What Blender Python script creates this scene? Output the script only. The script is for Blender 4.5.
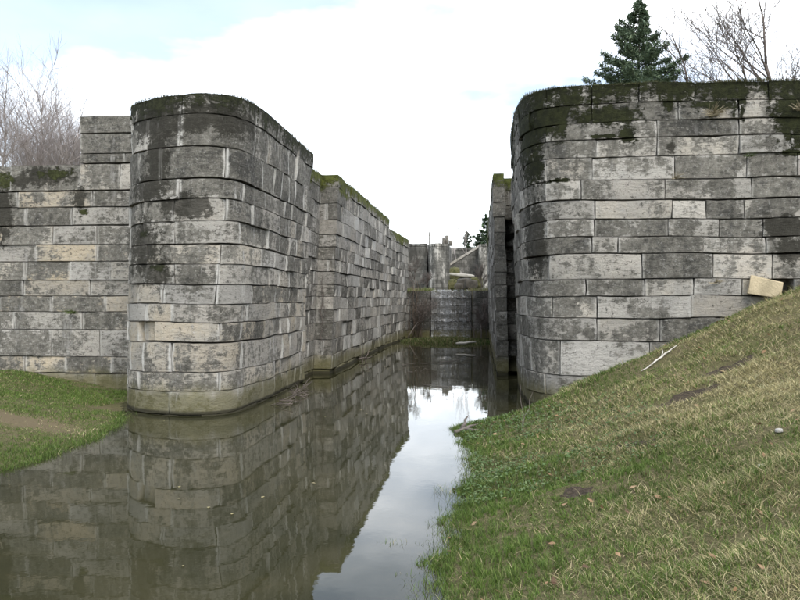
import bpy, math, random
import numpy as np
from mathutils import Vector, Matrix, noise as mnoise

R = math.radians
scene = bpy.context.scene
for o in list(bpy.data.objects):
    bpy.data.objects.remove(o)
col = scene.collection
rng = random.Random(7)
nrng = np.random.default_rng(11)

# ------------------------------------------------------------------ camera
F, HU, HV, CH = 780.0, 400.0, 299.0, 2.0        # focal length in photo pixels, centre, horizon row, eye height
TH = math.atan(80 / F)                            # the lock axis (+Y) lies this far right of the view
cam_d = bpy.data.cameras.new('camera')
cam = bpy.data.objects.new('camera', cam_d)
col.objects.link(cam)
cam.location = (0, 0, CH)
cam.rotation_euler = (R(90) - math.atan(1 / F), 0, TH)
cam_d.sensor_width = 36
cam_d.lens = 36 * F / 800
cam_d.clip_start = 0.05
cam_d.clip_end = 3000
scene.camera = cam

# ------------------------------------------------------------------ sky and sun
SUN_EL, SUN_AZ = R(48), R(152)                    # azimuth clockwise from +Y: behind the camera, to the right
world = bpy.data.worlds.new('World')
scene.world = world
world.use_nodes = True
wn, wl = world.node_tree.nodes, world.node_tree.links
wn.clear()
w_out = wn.new('ShaderNodeOutputWorld')
w_bg = wn.new('ShaderNodeBackground')
w_bg.inputs['Strength'].default_value = 0.1
w_sky = wn.new('ShaderNodeTexSky')
w_sky.sky_type = 'NISHITA'
w_sky.sun_disc = False
w_sky.sun_elevation = SUN_EL
w_sky.sun_rotation = SUN_AZ
w_sky.air_density = 1.0
w_sky.dust_density = 1.5
w_tc = wn.new('ShaderNodeTexCoord')
w_map = wn.new('ShaderNodeMapping')
w_map.inputs['Scale'].default_value = (1.0, 1.0, 2.6)
w_map.inputs['Location'].default_value = (1.3, 2.2, 0.42)
w_n = wn.new('ShaderNodeTexNoise')
w_n.inputs['Scale'].default_value = 2.1
w_n.inputs['Detail'].default_value = 6
w_n.inputs['Roughness'].default_value = 0.52
w_r = wn.new('ShaderNodeValToRGB')
w_r.color_ramp.elements[0].position = 0.42
w_r.color_ramp.elements[0].color = (0.13, 0.13, 0.13, 1)
w_r.color_ramp.elements[1].position = 0.70
w_r.color_ramp.elements[1].color = (1, 1, 1, 1)
w_n2 = wn.new('ShaderNodeTexNoise')
w_n2.inputs['Scale'].default_value = 4.5
w_n2.inputs['Detail'].default_value = 5
w_cr = wn.new('ShaderNodeValToRGB')               # cloud brightness
w_cr.color_ramp.elements[0].position = 0.3
w_cr.color_ramp.elements[0].color = (12.5, 13.0, 13.8, 1)
w_cr.color_ramp.elements[1].position = 0.7
w_cr.color_ramp.elements[1].color = (20, 20.2, 20.4, 1)
w_mix = wn.new('ShaderNodeMixRGB')
wl.new(w_tc.outputs['Generated'], w_map.inputs['Vector'])
wl.new(w_map.outputs[0], w_n.inputs['Vector'])
wl.new(w_map.outputs[0], w_n2.inputs['Vector'])
wl.new(w_n.outputs['Fac'], w_r.inputs[0])
wl.new(w_n2.outputs['Fac'], w_cr.inputs[0])
wl.new(w_r.outputs[0], w_mix.inputs[0])
w_gain = wn.new('ShaderNodeVectorMath')
w_gain.operation = 'SCALE'
w_gain.inputs[3].default_value = 1.05
wl.new(w_sky.outputs[0], w_gain.inputs[0])
wl.new(w_gain.outputs[0], w_mix.inputs[1])
wl.new(w_cr.outputs[0], w_mix.inputs[2])
wl.new(w_mix.outputs[0], w_bg.inputs['Color'])
wl.new(w_bg.outputs[0], w_out.inputs['Surface'])

sun_d = bpy.data.lights.new('sun', 'SUN')
sun_d.energy = 1.5
sun_d.angle = R(25)
sun_d.color = (1.0, 0.96, 0.9)
sun = bpy.data.objects.new('sun', sun_d)
col.objects.link(sun)
sv = Vector((math.sin(SUN_AZ) * math.cos(SUN_EL), math.cos(SUN_AZ) * math.cos(SUN_EL), math.sin(SUN_EL)))
sun.rotation_euler = sv.to_track_quat('Z', 'Y').to_euler()
sun.location = (-8, -8, 20)

scene.render.engine = 'CYCLES'
scene.view_settings.view_transform = 'Standard'
scene.view_settings.look = 'None'
scene.view_settings.exposure = 1.12
scene.view_settings.gamma = 1
scene.view_settings.use_curve_mapping = False
scene.render.resolution_x, scene.render.resolution_y = 1024, 768

# ------------------------------------------------------------------ helpers
CT, ST = math.cos(TH), math.sin(TH)


def proj(x, y, z):
    zc = -x * ST + y * CT
    xc = x * CT + y * ST
    return HU + F * xc / zc, HV - F * (z - CH) / zc


def at_y(u, v, Y):
    """point of the vertical plane y=Y seen along a direction of the photograph"""
    xc, zc = (u - HU) / F, 1.0
    dx, dy = xc * CT - zc * ST, xc * ST + zc * CT
    t = Y / dy
    return (dx * t, Y, CH - (v - HV) / F * t)


def at_z(u, v, Z=0.0):
    t = F * (CH - Z) / (v - HV)
    xc = (u - HU) / F
    return (t * (xc * CT - ST), t * (xc * ST + CT), Z)


def tag(o, label=None, cat=None, group=None, kind=None):
    if label: o['label'] = label
    if cat: o['category'] = cat
    if group: o['group'] = group
    if kind: o['kind'] = kind
    return o


def empty(name, loc, label=None, cat=None, group=None):
    o = bpy.data.objects.new(name, None)
    o.location = loc
    o.empty_display_size = 0.2
    col.objects.link(o)
    return tag(o, label, cat, group)


def link(name, me, mat, parent=None):
    o = bpy.data.objects.new(name, me)
    col.objects.link(o)
    if mat is not None and not me.materials:
        me.materials.append(mat)
    if parent is not None:
        o.parent = parent
        o.matrix_parent_inverse = Matrix.Translation(-parent.location) if parent.type == 'EMPTY' else Matrix.Identity(4)
    return o


def mesh(name, verts, faces, smooth=False):
    me = bpy.data.meshes.new(name)
    me.from_pydata(verts, [], faces)
    if smooth:
        me.polygons.foreach_set('use_smooth', [True] * len(me.polygons))
    me.update()
    return me


def fattr(me, name, vals):
    a = me.attributes.new(name, 'FLOAT', 'POINT')
    a.data.foreach_set('value', vals)


def vnoise(x, y, z=0.0, s=1.0):
    return mnoise.noise((x * s, y * s, z * s))


class NT:
    """tiny node-tree writer"""
    def __init__(self, name):
        self.m = bpy.data.materials.new(name)
        self.m.use_nodes = True
        self.n = self.m.node_tree.nodes
        self.l = self.m.node_tree.links
        self.n.clear()
        self.out = self.n.new('ShaderNodeOutputMaterial')
        self.geo = self.n.new('ShaderNodeNewGeometry')
        self.P = self.geo.outputs['Position']

    def put(self, sock, v):
        if hasattr(v, 'is_output') or hasattr(v, 'links'):
            self.l.new(v, sock)
        else:
            if isinstance(v, (tuple, list)) and len(v) == 3 and sock.type == 'RGBA':
                v = (*v, 1)
            sock.default_value = v

    def math(self, op, a, b=0.0, c=None, clamp=False):
        n = self.n.new('ShaderNodeMath'); n.operation = op; n.use_clamp = clamp
        self.put(n.inputs[0], a); self.put(n.inputs[1], b)
        if c is not None: self.put(n.inputs[2], c)
        return n.outputs[0]

    def vm(self, op, a, b=(0, 0, 0)):
        n = self.n.new('ShaderNodeVectorMath'); n.operation = op
        self.put(n.inputs[0], a); self.put(n.inputs[1], b)
        return n.outputs['Value'] if op in ('LENGTH', 'DOT_PRODUCT') else n.outputs[0]

    def noise(self, vec, scale, detail=4, rough=0.55, dist=0.0):
        n = self.n.new('ShaderNodeTexNoise')
        self.put(n.inputs['Vector'], vec)
        n.inputs['Scale'].default_value = scale
        n.inputs['Detail'].default_value = detail
        n.inputs['Roughness'].default_value = rough
        n.inputs['Distortion'].default_value = dist
        return n.outputs['Fac']

    def step(self, v, a, b, lo=0.0, hi=1.0):
        n = self.n.new('ShaderNodeMapRange'); n.interpolation_type = 'SMOOTHSTEP'
        self.put(n.inputs['Value'], v)
        n.inputs['From Min'].default_value = a; n.inputs['From Max'].default_value = b
        n.inputs['To Min'].default_value = lo; n.inputs['To Max'].default_value = hi
        return n.outputs[0]

    def mix(self, f, a, b):
        n = self.n.new('ShaderNodeMixRGB')
        self.put(n.inputs[0], f); self.put(n.inputs[1], a); self.put(n.inputs[2], b)
        return n.outputs[0]

    def attr(self, name, out='Fac'):
        n = self.n.new('ShaderNodeAttribute'); n.attribute_name = name
        return n.outputs[out]

    def sep(self, v):
        n = self.n.new('ShaderNodeSeparateXYZ'); self.put(n.inputs[0], v)
        return n.outputs

    def bump(self, h, dist, strength=1.0, normal=None):
        n = self.n.new('ShaderNodeBump')
        n.inputs['Distance'].default_value = dist
        n.inputs['Strength'].default_value = strength
        self.put(n.inputs['Height'], h)
        if normal is not None: self.put(n.inputs['Normal'], normal)
        return n.outputs[0]

    def bsdf(self, color, rough=0.85, normal=None, spec=0.3, **kw):
        n = self.n.new('ShaderNodeBsdfPrincipled')
        self.put(n.inputs['Base Color'], color)
        self.put(n.inputs['Roughness'], rough)
        n.inputs['Specular IOR Level'].default_value = spec
        if normal is not None: self.put(n.inputs['Normal'], normal)
        for k, v in kw.items(): self.put(n.inputs[k], v)
        return n.outputs[0]

    def done(self, shader):
        self.l.new(shader, self.out.inputs['Surface'])
        return self.m


def blobs(t, items, nz, amp):
    """largest of several soft ellipsoids (centre, radii), edge broken by noise: moss and dirt patches"""
    best = None
    for c, r in items:
        d = t.vm('LENGTH', t.vm('MULTIPLY', t.vm('SUBTRACT', t.P, c), tuple(1 / q for q in r)))
        v = t.math('SUBTRACT', 1.0, d)
        best = v if best is None else t.math('MAXIMUM', best, v)
    return t.math('ADD', best, t.math('MULTIPLY', t.math('SUBTRACT', nz, 0.5), amp))


def stone_material(name, ztop, grime=0.0, lowlight=0.0, moss=(), soot=(), white=(), moss_col=(0.030, 0.034, 0.012),
                   cap=0.22, cap_amp=0.5, lime=1.0, cap_soft=0.10, drips=0.05):
    t = NT(name)
    P = t.P
    x, y, z = t.sep(P)
    tone, warm, rnd = t.attr('tone'), t.attr('warm'), t.attr('rnd')
    eu, ev = t.attr('eu'), t.attr('ev')                     # metres to the nearest vertical / horizontal joint
    PB = t.vm('ADD', P, t.mix(1.0, (0, 0, 0, 1), (0, 0, 0, 1)))
    comb = t.n.new('ShaderNodeCombineXYZ')
    t.put(comb.inputs[0], t.math('MULTIPLY', rnd, 37.0)); t.put(comb.inputs[1], t.math('MULTIPLY', rnd, 91.0)); t.put(comb.inputs[2], t.math('MULTIPLY', rnd, 53.0))
    PB = t.vm('ADD', P, comb.outputs[0])
    nL = t.noise(P, 0.55, 4, 0.6)
    nS = t.noise(t.vm('MULTIPLY', P, (3.4, 3.4, 0.45)), 1.0, 5, 0.62)      # vertical runs
    nB = t.noise(PB, 1.7, 5, 0.65, 0.4)
    nM = t.noise(PB, 7.0, 6, 0.68, 0.3)
    nF = t.noise(P, 38.0, 6, 0.72)
    nG = t.noise(t.vm('MULTIPLY', PB, (1.0, 1.0, 1.9)), 7.0, 9, 0.82, 0.2)
    nK = t.noise(P, 15.0, 7, 0.85)
    nH = t.noise(t.vm('MULTIPLY', PB, (2.5, 2.5, 22.0)), 1.0, 4, 0.6)      # bedding of the limestone
    # clean stone
    clean = t.mix(warm, (0.42, 0.405, 0.37), (0.50, 0.425, 0.305))
    clean = t.mix(t.step(nB, 0.35, 0.7), clean, (0.33, 0.32, 0.29))
    # grey film that the stone wears nearly everywhere
    g = t.math('ADD', t.math('MULTIPLY', nL, 0.45), t.math('MULTIPLY', nS, 0.50))
    g = t.math('ADD', g, t.math('MULTIPLY', nB, 0.60))
    g = t.math('ADD', g, t.math('MULTIPLY', nG, 1.05))
    g = t.math('SUBTRACT', g, t.math('MULTIPLY', tone, 0.40))
    g = t.math('ADD', g, 0.025)
    # film worn thin along the arrises
    arr = t.step(t.math('ADD', t.math('MINIMUM', eu, ev), t.math('MULTIPLY', nM, 0.14)), 0.14, 0.05)
    g = t.math('SUBTRACT', g, t.math('MULTIPLY', arr, 0.10))
    g = t.math('ADD', g, grime)
    if lowlight:
        g = t.math('SUBTRACT', g, t.step(z, 2.9, 1.5, 0.0, lowlight))
    if white:
        g = t.math('SUBTRACT', g, t.math('MULTIPLY', t.step(blobs(t, white, nM, 0.9), -0.1, 0.6), 0.20))
    film = t.step(g, 1.06, 1.17)
    c = t.mix(film, clean, t.mix(t.step(nM, .3, .7), (0.215, 0.205, 0.176), (0.094, 0.090, 0.077)))
    crust = t.step(g, 1.32, 1.44, 0, .72)
    c = t.mix(crust, c, (0.045, 0.045, 0.041))
    # speckle of lichen and pits
    c = t.mix(t.step(nK, 0.55, 0.61, 0.0, 0.66), c, (0.38, 0.375, 0.345))
    c = t.mix(t.step(nK, 0.445, 0.39, 0.0, 0.8), c, (0.05, 0.049, 0.043))
    br = t.n.new('ShaderNodeHueSaturation'); t.put(br.inputs['Value'], t.math('ADD', 0.86, t.math('MULTIPLY', t.math('FRACT', t.math('MULTIPLY', rnd, 7.31)), 0.34))); t.put(br.inputs['Color'], c); c = br.outputs[0]
    # lime runs at the upright joints, dirt in the beds
    lm = t.math('MULTIPLY', t.step(t.math('ADD', eu, t.math('MULTIPLY', nM, 0.10)), 0.115, 0.045), t.step(nS, 0.38, 0.54))
    c = t.mix(t.math('MULTIPLY', lm, 0.9 * lime, clamp=True), c, (0.56, 0.55, 0.51))
    run = t.math('MULTIPLY', t.step(nS, 0.60, 0.70), t.step(nM, 0.35, 0.6))
    c = t.mix(t.math('MULTIPLY', run, 0.6 * lime, clamp=True), c, (0.50, 0.49, 0.46))
    c = t.mix(t.math('MULTIPLY', t.step(t.math('ADD', ev, t.math('MULTIPLY', nM, 0.05)), 0.046, 0.020), 0.5), c, (0.05, 0.048, 0.042))
    # black stains
    if soot:
        c = t.mix(t.math('MULTIPLY', t.step(blobs(t, soot, t.math('ADD', t.math('MULTIPLY', nM, 0.6), t.math('ADD', t.math('MULTIPLY', nS, 0.5), t.math('SUBTRACT', nG, .5))), 2.2), 0.22, 0.5), 0.85), c,
                  t.mix(nF, (0.018, 0.017, 0.012), (0.045, 0.042, 0.032)))
    # moss on the coping and in patches
    zt = t.math('SUBTRACT', z, ztop - cap)
    mm = t.math('ADD', t.math('MULTIPLY', zt, 1.0), t.math('MULTIPLY', t.math('SUBTRACT', t.math('ADD', t.math('MULTIPLY', nS, 0.5), t.math('MULTIPLY', nG, 0.8)), 0.65), cap_amp * 1.3))
    drip = t.step(t.noise(t.vm('MULTIPLY', P, (2.2, 2.2, 0.25)), 1.0, 4, 0.6), 0.50, 0.66, -0.06, drips)
    mm = t.math('ADD', mm, drip)
    mk = t.step(mm, -cap_soft, cap_soft)
    if moss:
        mk = t.math('MAXIMUM', mk, t.step(blobs(t, moss, t.math('ADD', t.math('MULTIPLY', nM, 0.5), t.math('ADD', t.math('MULTIPLY', nS, 0.5), t.math('SUBTRACT', nG, .5))), 2.6), 0.22, 0.42))
    mcol = t.mix(t.step(t.noise(P, 9, 7, 0.75), 0.38, 0.62), moss_col, tuple(q * 2.4 for q in moss_col))
    c = t.mix(mk, c, mcol)
    # algae and wet foot
    zz = t.math('ADD', z, t.math('MULTIPLY', t.math('SUBTRACT', nS, 0.5), 0.55))
    c = t.mix(t.step(zz, 0.60, 0.25, 0.0, 0.75), c, t.mix(nM, (0.19, 0.17, 0.065), (0.085, 0.085, 0.032)))
    c = t.mix(t.step(z, 0.10, 0.05, 0.0, 0.85), c, (0.03, 0.028, 0.018))
    nP = t.noise(PB, 90.0, 3, 0.6)
    hgt = t.math('ADD', t.math('MULTIPLY', nF, 0.5), t.math('ADD', t.math('MULTIPLY', nG, 1.7), t.math('MULTIPLY', nH, 0.5)))
    hgt = t.math('ADD', hgt, t.math('MULTIPLY', nP, 0.2))
    hgt = t.math('ADD', hgt, t.math('MULTIPLY', mk, t.math('MULTIPLY', t.noise(P, 60, 3, 0.7), 1.2)))
    return t.done(t.bsdf(c, 0.9, t.bump(hgt, 0.034, 1.0), 0.2))


def simple(name, c1, c2, scale=6.0, rough=0.85, bump=0.0, bscale=30.0, spec=0.25):
    t = NT(name)
    n = t.noise(t.P, scale, 5, 0.62)
    nb = t.bump(t.noise(t.P, bscale, 5, 0.65), bump) if bump else None
    return t.done(t.bsdf(t.mix(t.step(n, 0.3, 0.7), c1, c2), rough, nb, spec))


def attr_color(name, rough=0.7, trans=0.0):
    t = NT(name)
    c = t.attr('col', 'Color')
    b = t.bsdf(c, rough, None, 0.25)
    if trans:
        tr = t.n.new('ShaderNodeBsdfTranslucent'); t.put(tr.inputs[0], c)
        mx = t.n.new('ShaderNodeMixShader'); mx.inputs[0].default_value = trans
        t.l.new(b, mx.inputs[1]); t.l.new(tr.outputs[0], mx.inputs[2]); b = mx.outputs[0]
    return t.done(b)


# ------------------------------------------------------------------ terrain
SR = ([-8, 0, 3, 5.2, 6.2, 7.8, 9.2, 10.5, 12.1, 13.0, 13.8, 14.6], [-3.6, -1.25, -.55, -.30, -.27, -.14, -.05, -.10, -.30, .05, .55, .75])
SL = ([-8, 4, 8.5, 9.8, 11.2, 12.6, 13.6, 16], [-6.2, -5.8, -5.5, -5.42, -5.55, -5.95, -6.5, -7.0])


def smooth01(a, b, v):
    t = np.clip((v - a) / (b - a), 0, 1)
    return t * t * (3 - 2 * t)


SCARS = [(2.42, 9.6, .52), (1.6, 8.2, .30), (.85, 6.95, .24), (3.15, 10.35, .36)]


def hN(x, y):
    """ground height; works on numpy arrays"""
    x = np.asarray(x, float); y = np.asarray(y, float)
    sr = np.interp(y, *SR) + 0.07 * np.sin(y * 5.1) + 0.05 * np.sin(y * 11.3 + 1)
    sl = np.interp(y, *SL) + 0.06 * np.sin(y * 4.3)
    d = x - sr
    s = np.interp(y, [0, 5, 9, 13.85], [.27, .31, .37, .475])
    zr = s * d * np.abs(d) / (np.abs(d) + .35)
    zr = np.where(d > 7.5, s * 7.1 + (d - 7.5) * .06, zr)
    dl = sl - x
    zl = np.minimum(.17 * dl * np.abs(dl) / (np.abs(dl) + .25), .42)
    bump = 0.020 * np.sin(x * 3.1 + y * 1.3) * np.sin(y * 2.7 - x) + .012 * np.sin(x * 7.7 - y * 5.1) * np.sin(y * 8.3 + 2 * x)
    bump += .03 * np.sin(x * 1.1 + .4) * np.sin(y * .9 + .7)
    bump = bump + np.where(x > -1.5, .035 * np.sin(x * 2.3 - y * 1.9 + 1) * np.sin(y * 2.1 + x * .7), 0)
    for (sx, sy, sr_) in SCARS:
        q2 = ((x - sx) / sr_) ** 2 + ((y - sy) / (sr_ * .55)) ** 2
        bump = bump - .07 * np.exp(-q2 * 1.2) + .05 * np.exp(-(((x - sx) / sr_) ** 2 + ((y - sy - sr_ * .75) / (sr_ * .35)) ** 2))
    wet = np.maximum(-.6, -.30 * np.minimum(np.abs(d), np.abs(dl)))
    z = np.where(d > 0, zr + bump * np.clip(d * 2, 0, 1), np.where(dl > 0, zl + bump * np.clip(dl * 2, 0, 1), wet))
    # fill behind the walls
    fr = smooth01(14.1, 14.9, y) * smooth01(1.5, 1.95, x)
    fl = np.maximum(smooth01(16.2, 16.8, y) * (x < -5.2), smooth01(14.2, 14.8, y) * ((x > -6.3) & (x < -4.6))) * (1 - smooth01(-5.1, -4.75, x))
    chan = smooth01(12.6, 13.4, y) * (x > -5.0) * (x < 1.3)
    z = np.where(chan > 0, z * (1 - chan) + -.6 * chan, z)
    z = z * (1 - fr) + (5.0 + .02 * (x - 2)) * fr
    z = z * (1 - fl) + (4.25 + .01 * (-x)) * fl
    # upper level beyond the sill
    up = smooth01(39.6, 40.6, y)
    lat = smooth01(5.5, 12, np.abs(x + 1.75) - .9)
    zu = 2.35 + lat * (2.2 + .0 * x) + np.clip(y - 45, 0, 60) * .012 + .05 * np.sin(x * 2.1) * np.sin(y * 1.2)
    inner = (x > -5.2) & (x < 1.7)
    z = np.where(inner, z * (1 - up) + zu * up, np.where(y > 39.3, z * (1 - smooth01(39.3, 40.6, y)) + zu * smooth01(39.3, 40.6, y), z))
    return z


def hz(x, y):
    return float(hN(x, y))


def axis(fine0, fine1, step, lo, hi, grow=1.16):
    a = list(np.arange(fine0, fine1 + 1e-6, step))
    s, v, left = step, fine0, []
    while v > lo:
        s *= grow; v -= s; left.append(v)
    s, v = step, a[-1]
    while v < hi:
        s = min(s * grow, 30) if v > 45 else min(s * grow, 0.6); v += s; a.append(v)
    return np.array(left[::-1] + a)


gx, gy = axis(-8.5, 6.5, .14, -700, 700), axis(1.5, 17, .14, -300, 900)
GX, GY = np.meshgrid(gx, gy)
GZ = hN(GX, GY)
nx, ny = len(gx), len(gy)
gm = bpy.data.meshes.new('ground')
idx = np.arange(nx * ny).reshape(ny, nx)
quads = np.stack([idx[:-1, :-1], idx[:-1, 1:], idx[1:, 1:], idx[1:, :-1]], -1).reshape(-1, 4)
gm.from_pydata(np.stack([GX, GY, GZ], -1).reshape(-1, 3).tolist(), [], quads.tolist())
gm.polygons.foreach_set('use_smooth', [True] * len(gm.polygons))
t = NT('turf_soil')
n1, n2, n3 = t.noise(t.P, 1.3, 5, 0.6), t.noise(t.P, 9, 5, 0.65), t.noise(t.P, 60, 4, 0.7)
gc = t.mix(t.step(n1, 0.35, 0.65), (0.075, 0.085, 0.030), (0.12, 0.108, 0.058))
gc = t.mix(t.step(n2, 0.45, 0.7), gc, (0.080, 0.064, 0.040))
gc = t.mix(t.step(n3, 0.47, 0.62, 0, .8), gc, (0.19, 0.165, 0.09))
pt = blobs(t, [((-7.0, 10.9, .2), (1.5, .55, .6)), ((-6.6, 11.2, .2), (.9, .35, .6))], n2, 0.8)
gc = t.mix(t.step(pt, -0.1, 0.6), gc, (0.16, 0.13, 0.08))
mat_ground = t.done(t.bsdf(gc, 0.95, t.bump(t.math('ADD', n2, n3), 0.03), 0.1))
tag(link('ground', gm, mat_ground), kind='structure')

# ------------------------------------------------------------------ water
t = NT('pond_water')
r1 = t.noise(t.vm('MULTIPLY', t.P, (1.0, 0.6, 1)), 2.2, 3, 0.5)
r2 = t.noise(t.P, 14, 2, 0.5)
m1 = t.noise(t.P, 0.7, 5, 0.6, 0.5)
m2 = t.noise(t.P, 5, 5, 0.6)
wc = t.mix(t.step(m1, 0.35, 0.7), (0.022, 0.0225, 0.011), (0.038, 0.036, 0.019))
wc = t.mix(t.step(m2, 0.58, 0.75, 0, .6), wc, (0.052, 0.045, 0.024))
nb = t.bump(t.math('ADD', r1, t.math('MULTIPLY', r2, 0.10)), 0.0018, 1.0)
mat_water = t.done(t.bsdf(wc, 0.02, nb, 0.5, IOR=1.333))
wx, wy = axis(-9, 4, .5, -14, 6), axis(-6, 40.0, .5, -8, 40.1)
wx = np.linspace(-16, 3.5, 40); wy = np.linspace(-8, 40.2, 80)
wv = [(a, b, 0.0) for b in wy for a in wx]
wf = [(j * 40 + i, j * 40 + i + 1, (j + 1) * 40 + i + 1, (j + 1) * 40 + i) for j in range(79) for i in range(39)]
tag(link('water', mesh('water', wv, wf), mat_water), kind='structure')

# ------------------------------------------------------------------ masonry
class Path:
    """plan line of a wall face; outward is to the right of travel"""
    def __init__(self, pts, corners=(), step=0.1, round_=True):
        p = [np.array(q, float) for q in pts]
        self.k = []
        out, sh = [p[0]], []
        for a, b in zip(p[:-1], p[1:]):
            n = max(1, int(np.linalg.norm(b - a) / step))
            for i in range(1, n + 1):
                out.append(a + (b - a) * i / n)
        self.p = np.array(out)
        seg = np.diff(self.p, axis=0)
        self.s = np.concatenate([[0], np.cumsum(np.linalg.norm(seg, axis=1))])
        self.L = self.s[-1]
        tn = np.zeros_like(self.p)
        tn[:-1] += seg / np.linalg.norm(seg, axis=1)[:, None]
        tn[1:] += seg / np.linalg.norm(seg, axis=1)[:, None]
        self.turn = np.linalg.norm(tn, axis=1) / 2
        # true mitre at sharp corners
        ln = np.linalg.norm(tn, axis=1, keepdims=True)
        tn /= ln
        self.n = np.stack([tn[:, 1], -tn[:, 0]], 1)
        cosh = np.ones(len(self.p)); cosh[1:-1] = np.clip(ln[1:-1, 0] / 2, .5, 1)
        self.n = self.n / cosh[:, None]
        self.corners = [self.s[i] for i in range(1, len(self.s) - 1) if cosh[i] < .93]
        # curved stretches
        ang = np.unwrap(np.arctan2(seg[:, 1], seg[:, 0]))
        self.curv = np.concatenate([[0], np.abs(np.diff(ang)), [0]])

    def at(self, s, off=0.0):
        x = np.interp(s, self.s, self.p[:, 0]); y = np.interp(s, self.s, self.p[:, 1])
        a = np.interp(s, self.s, self.n[:, 0]); b = np.interp(s, self.s, self.n[:, 1])
        return x + a * off, y + b * off

    def s_of_u(self, u, z, lean, flip=False):
        us = np.array([proj(q[0] + lean(q[0], q[1], z), q[1], z)[0] for q in self.p])
        i0 = int(np.argmin(us[:len(us) * 2 // 3]))              # the face that is turned to the viewer starts here
        m = np.maximum.accumulate(us[i0:])
        return float(np.interp(u, m, self.s[i0:]))


def catmull(pts, n=10):
    out = []
    P = [pts[0]] + list(pts) + [pts[-1]]
    for i in range(1, len(P) - 2):
        p0, p1, p2, p3 = [np.array(q, float) for q in P[i - 1:i + 3]]
        for k in range(n):
            t_ = k / n
            out.append(.5 * (2 * p1 + (p2 - p0) * t_ + (2 * p0 - 5 * p1 + 4 * p2 - p3) * t_ ** 2 + (3 * p1 - p0 - 3 * p2 + p3) * t_ ** 3))
    out.append(np.array(pts[-1], float))
    return out


def stone(path, s0, s1, z0, z1, mat, parent, lean, r, proud=0.0, cell=.26, depth=.42, tone=.5, warm=.2, chip=1.0, name='stone', warp=None):
    gap = r.uniform(.0008, .004)
    s0 += gap; s1 -= gap; z0 += r.uniform(.001, .003); z1 -= r.uniform(.001, .003)
    L, Hh = s1 - s0, z1 - z0
    c = r.uniform(.006, .012)
    S = [s0, s0 + c]
    cuts = [q for q in path.corners if s0 + c * 2 < q < s1 - c * 2]
    # number of columns: more where the face curves
    msk = (path.s > s0) & (path.s < s1)
    cv = path.curv[msk].sum() if msk.any() else 0
    n = max(1, int(round((L - 2 * c) / cell)), int(cv / .13) if not cuts else 1)
    S += [s0 + c + (L - 2 * c) * i / n for i in range(1, n)] + cuts
    S += [s1 - c, s1]
    S = sorted(S)
    nz_ = 2 if cell < .5 else 1
    Z = [z0, z0 + c] + [z0 + c + (Hh - 2 * c) * i / nz_ for i in range(1, nz_)] + [z1 - c, z1]
    nS, nZ = len(S), len(Z)
    V, tn, eu, ev = [], [], [], []
    tilt = r.uniform(-.012, .012)
    chips = {}
    for cx in (0, nS - 1):
        for cz in (0, nZ - 1):
            if r.random() < .4 * chip: chips[(cx, cz)] = r.uniform(.02, .07)
    back_y = []
    for j, z in enumerate(Z):
        for i, s in enumerate(S):
            edge = i in (0, nS - 1) or j in (0, nZ - 1)
            o = proud + tilt * (z - z0 - Hh / 2) / .2
            ss, zz = s, z
            if edge:
                o -= c * r.uniform(.5, 1.5)
                if i not in (0, nS - 1): zz += (1 if j == 0 else -1) * max(0, r.gauss(-.003, .009)) * chip
                if j not in (0, nZ - 1): ss += (1 if i == 0 else -1) * max(0, r.gauss(0, .009)) * chip
            else:
                o += r.gauss(0, .007)
            for (cx, cz), amt in chips.items():
                if abs(i - cx) <= 1 and abs(j - cz) <= 1:
                    f = 1.0 if (i == cx and j == cz) else .45
                    o -= amt * f
                    if i == cx: ss += (amt * .5 * f) * (1 if cx == 0 else -1)
                    if j == cz: zz += (amt * .4 * f) * (1 if cz == 0 else -1)
            x, y = path.at(ss, o)
            if warp: zz += warp(ss, zz)
            V.append((x + lean(x, y, zz), y, zz)); tn.append(tone)
            eu.append(min(s - s0, s1 - s)); ev.append(min(z - z0, z1 - z))
    Fc = [(j * nS + i, j * nS + i + 1, (j + 1) * nS + i + 1, (j + 1) * nS + i) for j in range(nZ - 1) for i in range(nS - 1)]
    ring = [i for i in range(nS)] + [j * nS + nS - 1 for j in range(1, nZ)] + [(nZ - 1) * nS + i for i in range(nS - 2, -1, -1)] + [j * nS for j in range(nZ - 2, 0, -1)]
    b0 = len(V)
    for q in ring:
        j, i = divmod(q, nS)
        zz = Z[j] + (warp(S[i], Z[j]) if warp else 0)
        x, y = path.at(S[i], -depth)
        V.append((x + lean(x, y, zz), y, zz)); eu.append(0.3); ev.append(0.3)
    m = len(ring)
    for k in range(m):
        a, b = ring[k], ring[(k + 1) % m]
        Fc.append((b, a, b0 + k, b0 + (k + 1) % m))
    Fc.append(tuple(b0 + k for k in range(m - 1, -1, -1)))
    me = mesh(name, V, Fc, True)
    me.set_sharp_from_angle(angle=R(24))
    nv = len(V)
    fattr(me, 'tone', [tone] * nv); fattr(me, 'warm', [warm] * nv); fattr(me, 'rnd', [r.random()] * nv)
    fattr(me, 'eu', eu); fattr(me, 'ev', ev)
    return link(name, me, mat, parent)


def core(path, z0, z1, inset, thick, lean, parent, mat, back=None):
    """solid rubble hearting behind the facing stones"""
    S = path.s[::2] if len(path.s) > 8 else path.s
    S = np.unique(np.concatenate([S, [path.L], path.corners]))
    fr = [path.at(s, -inset) for s in S]
    bk = [path.at(s, -thick) for s in S] if back is None else back
    poly = fr + list(bk)[::-1]
    n = len(poly)
    V = [(x + lean(x, y, z0), y, z0) for x, y in poly] + [(x + lean(x, y, z1), y, z1) for x, y in poly]
    Fc = [(i, (i + 1) % n, n + (i + 1) % n, n + i) for i in range(n)]
    Fc += [tuple(range(n - 1, -1, -1)), tuple(range(n, 2 * n))]
    return link('core', mesh('core', V, Fc), mat, parent)


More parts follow.
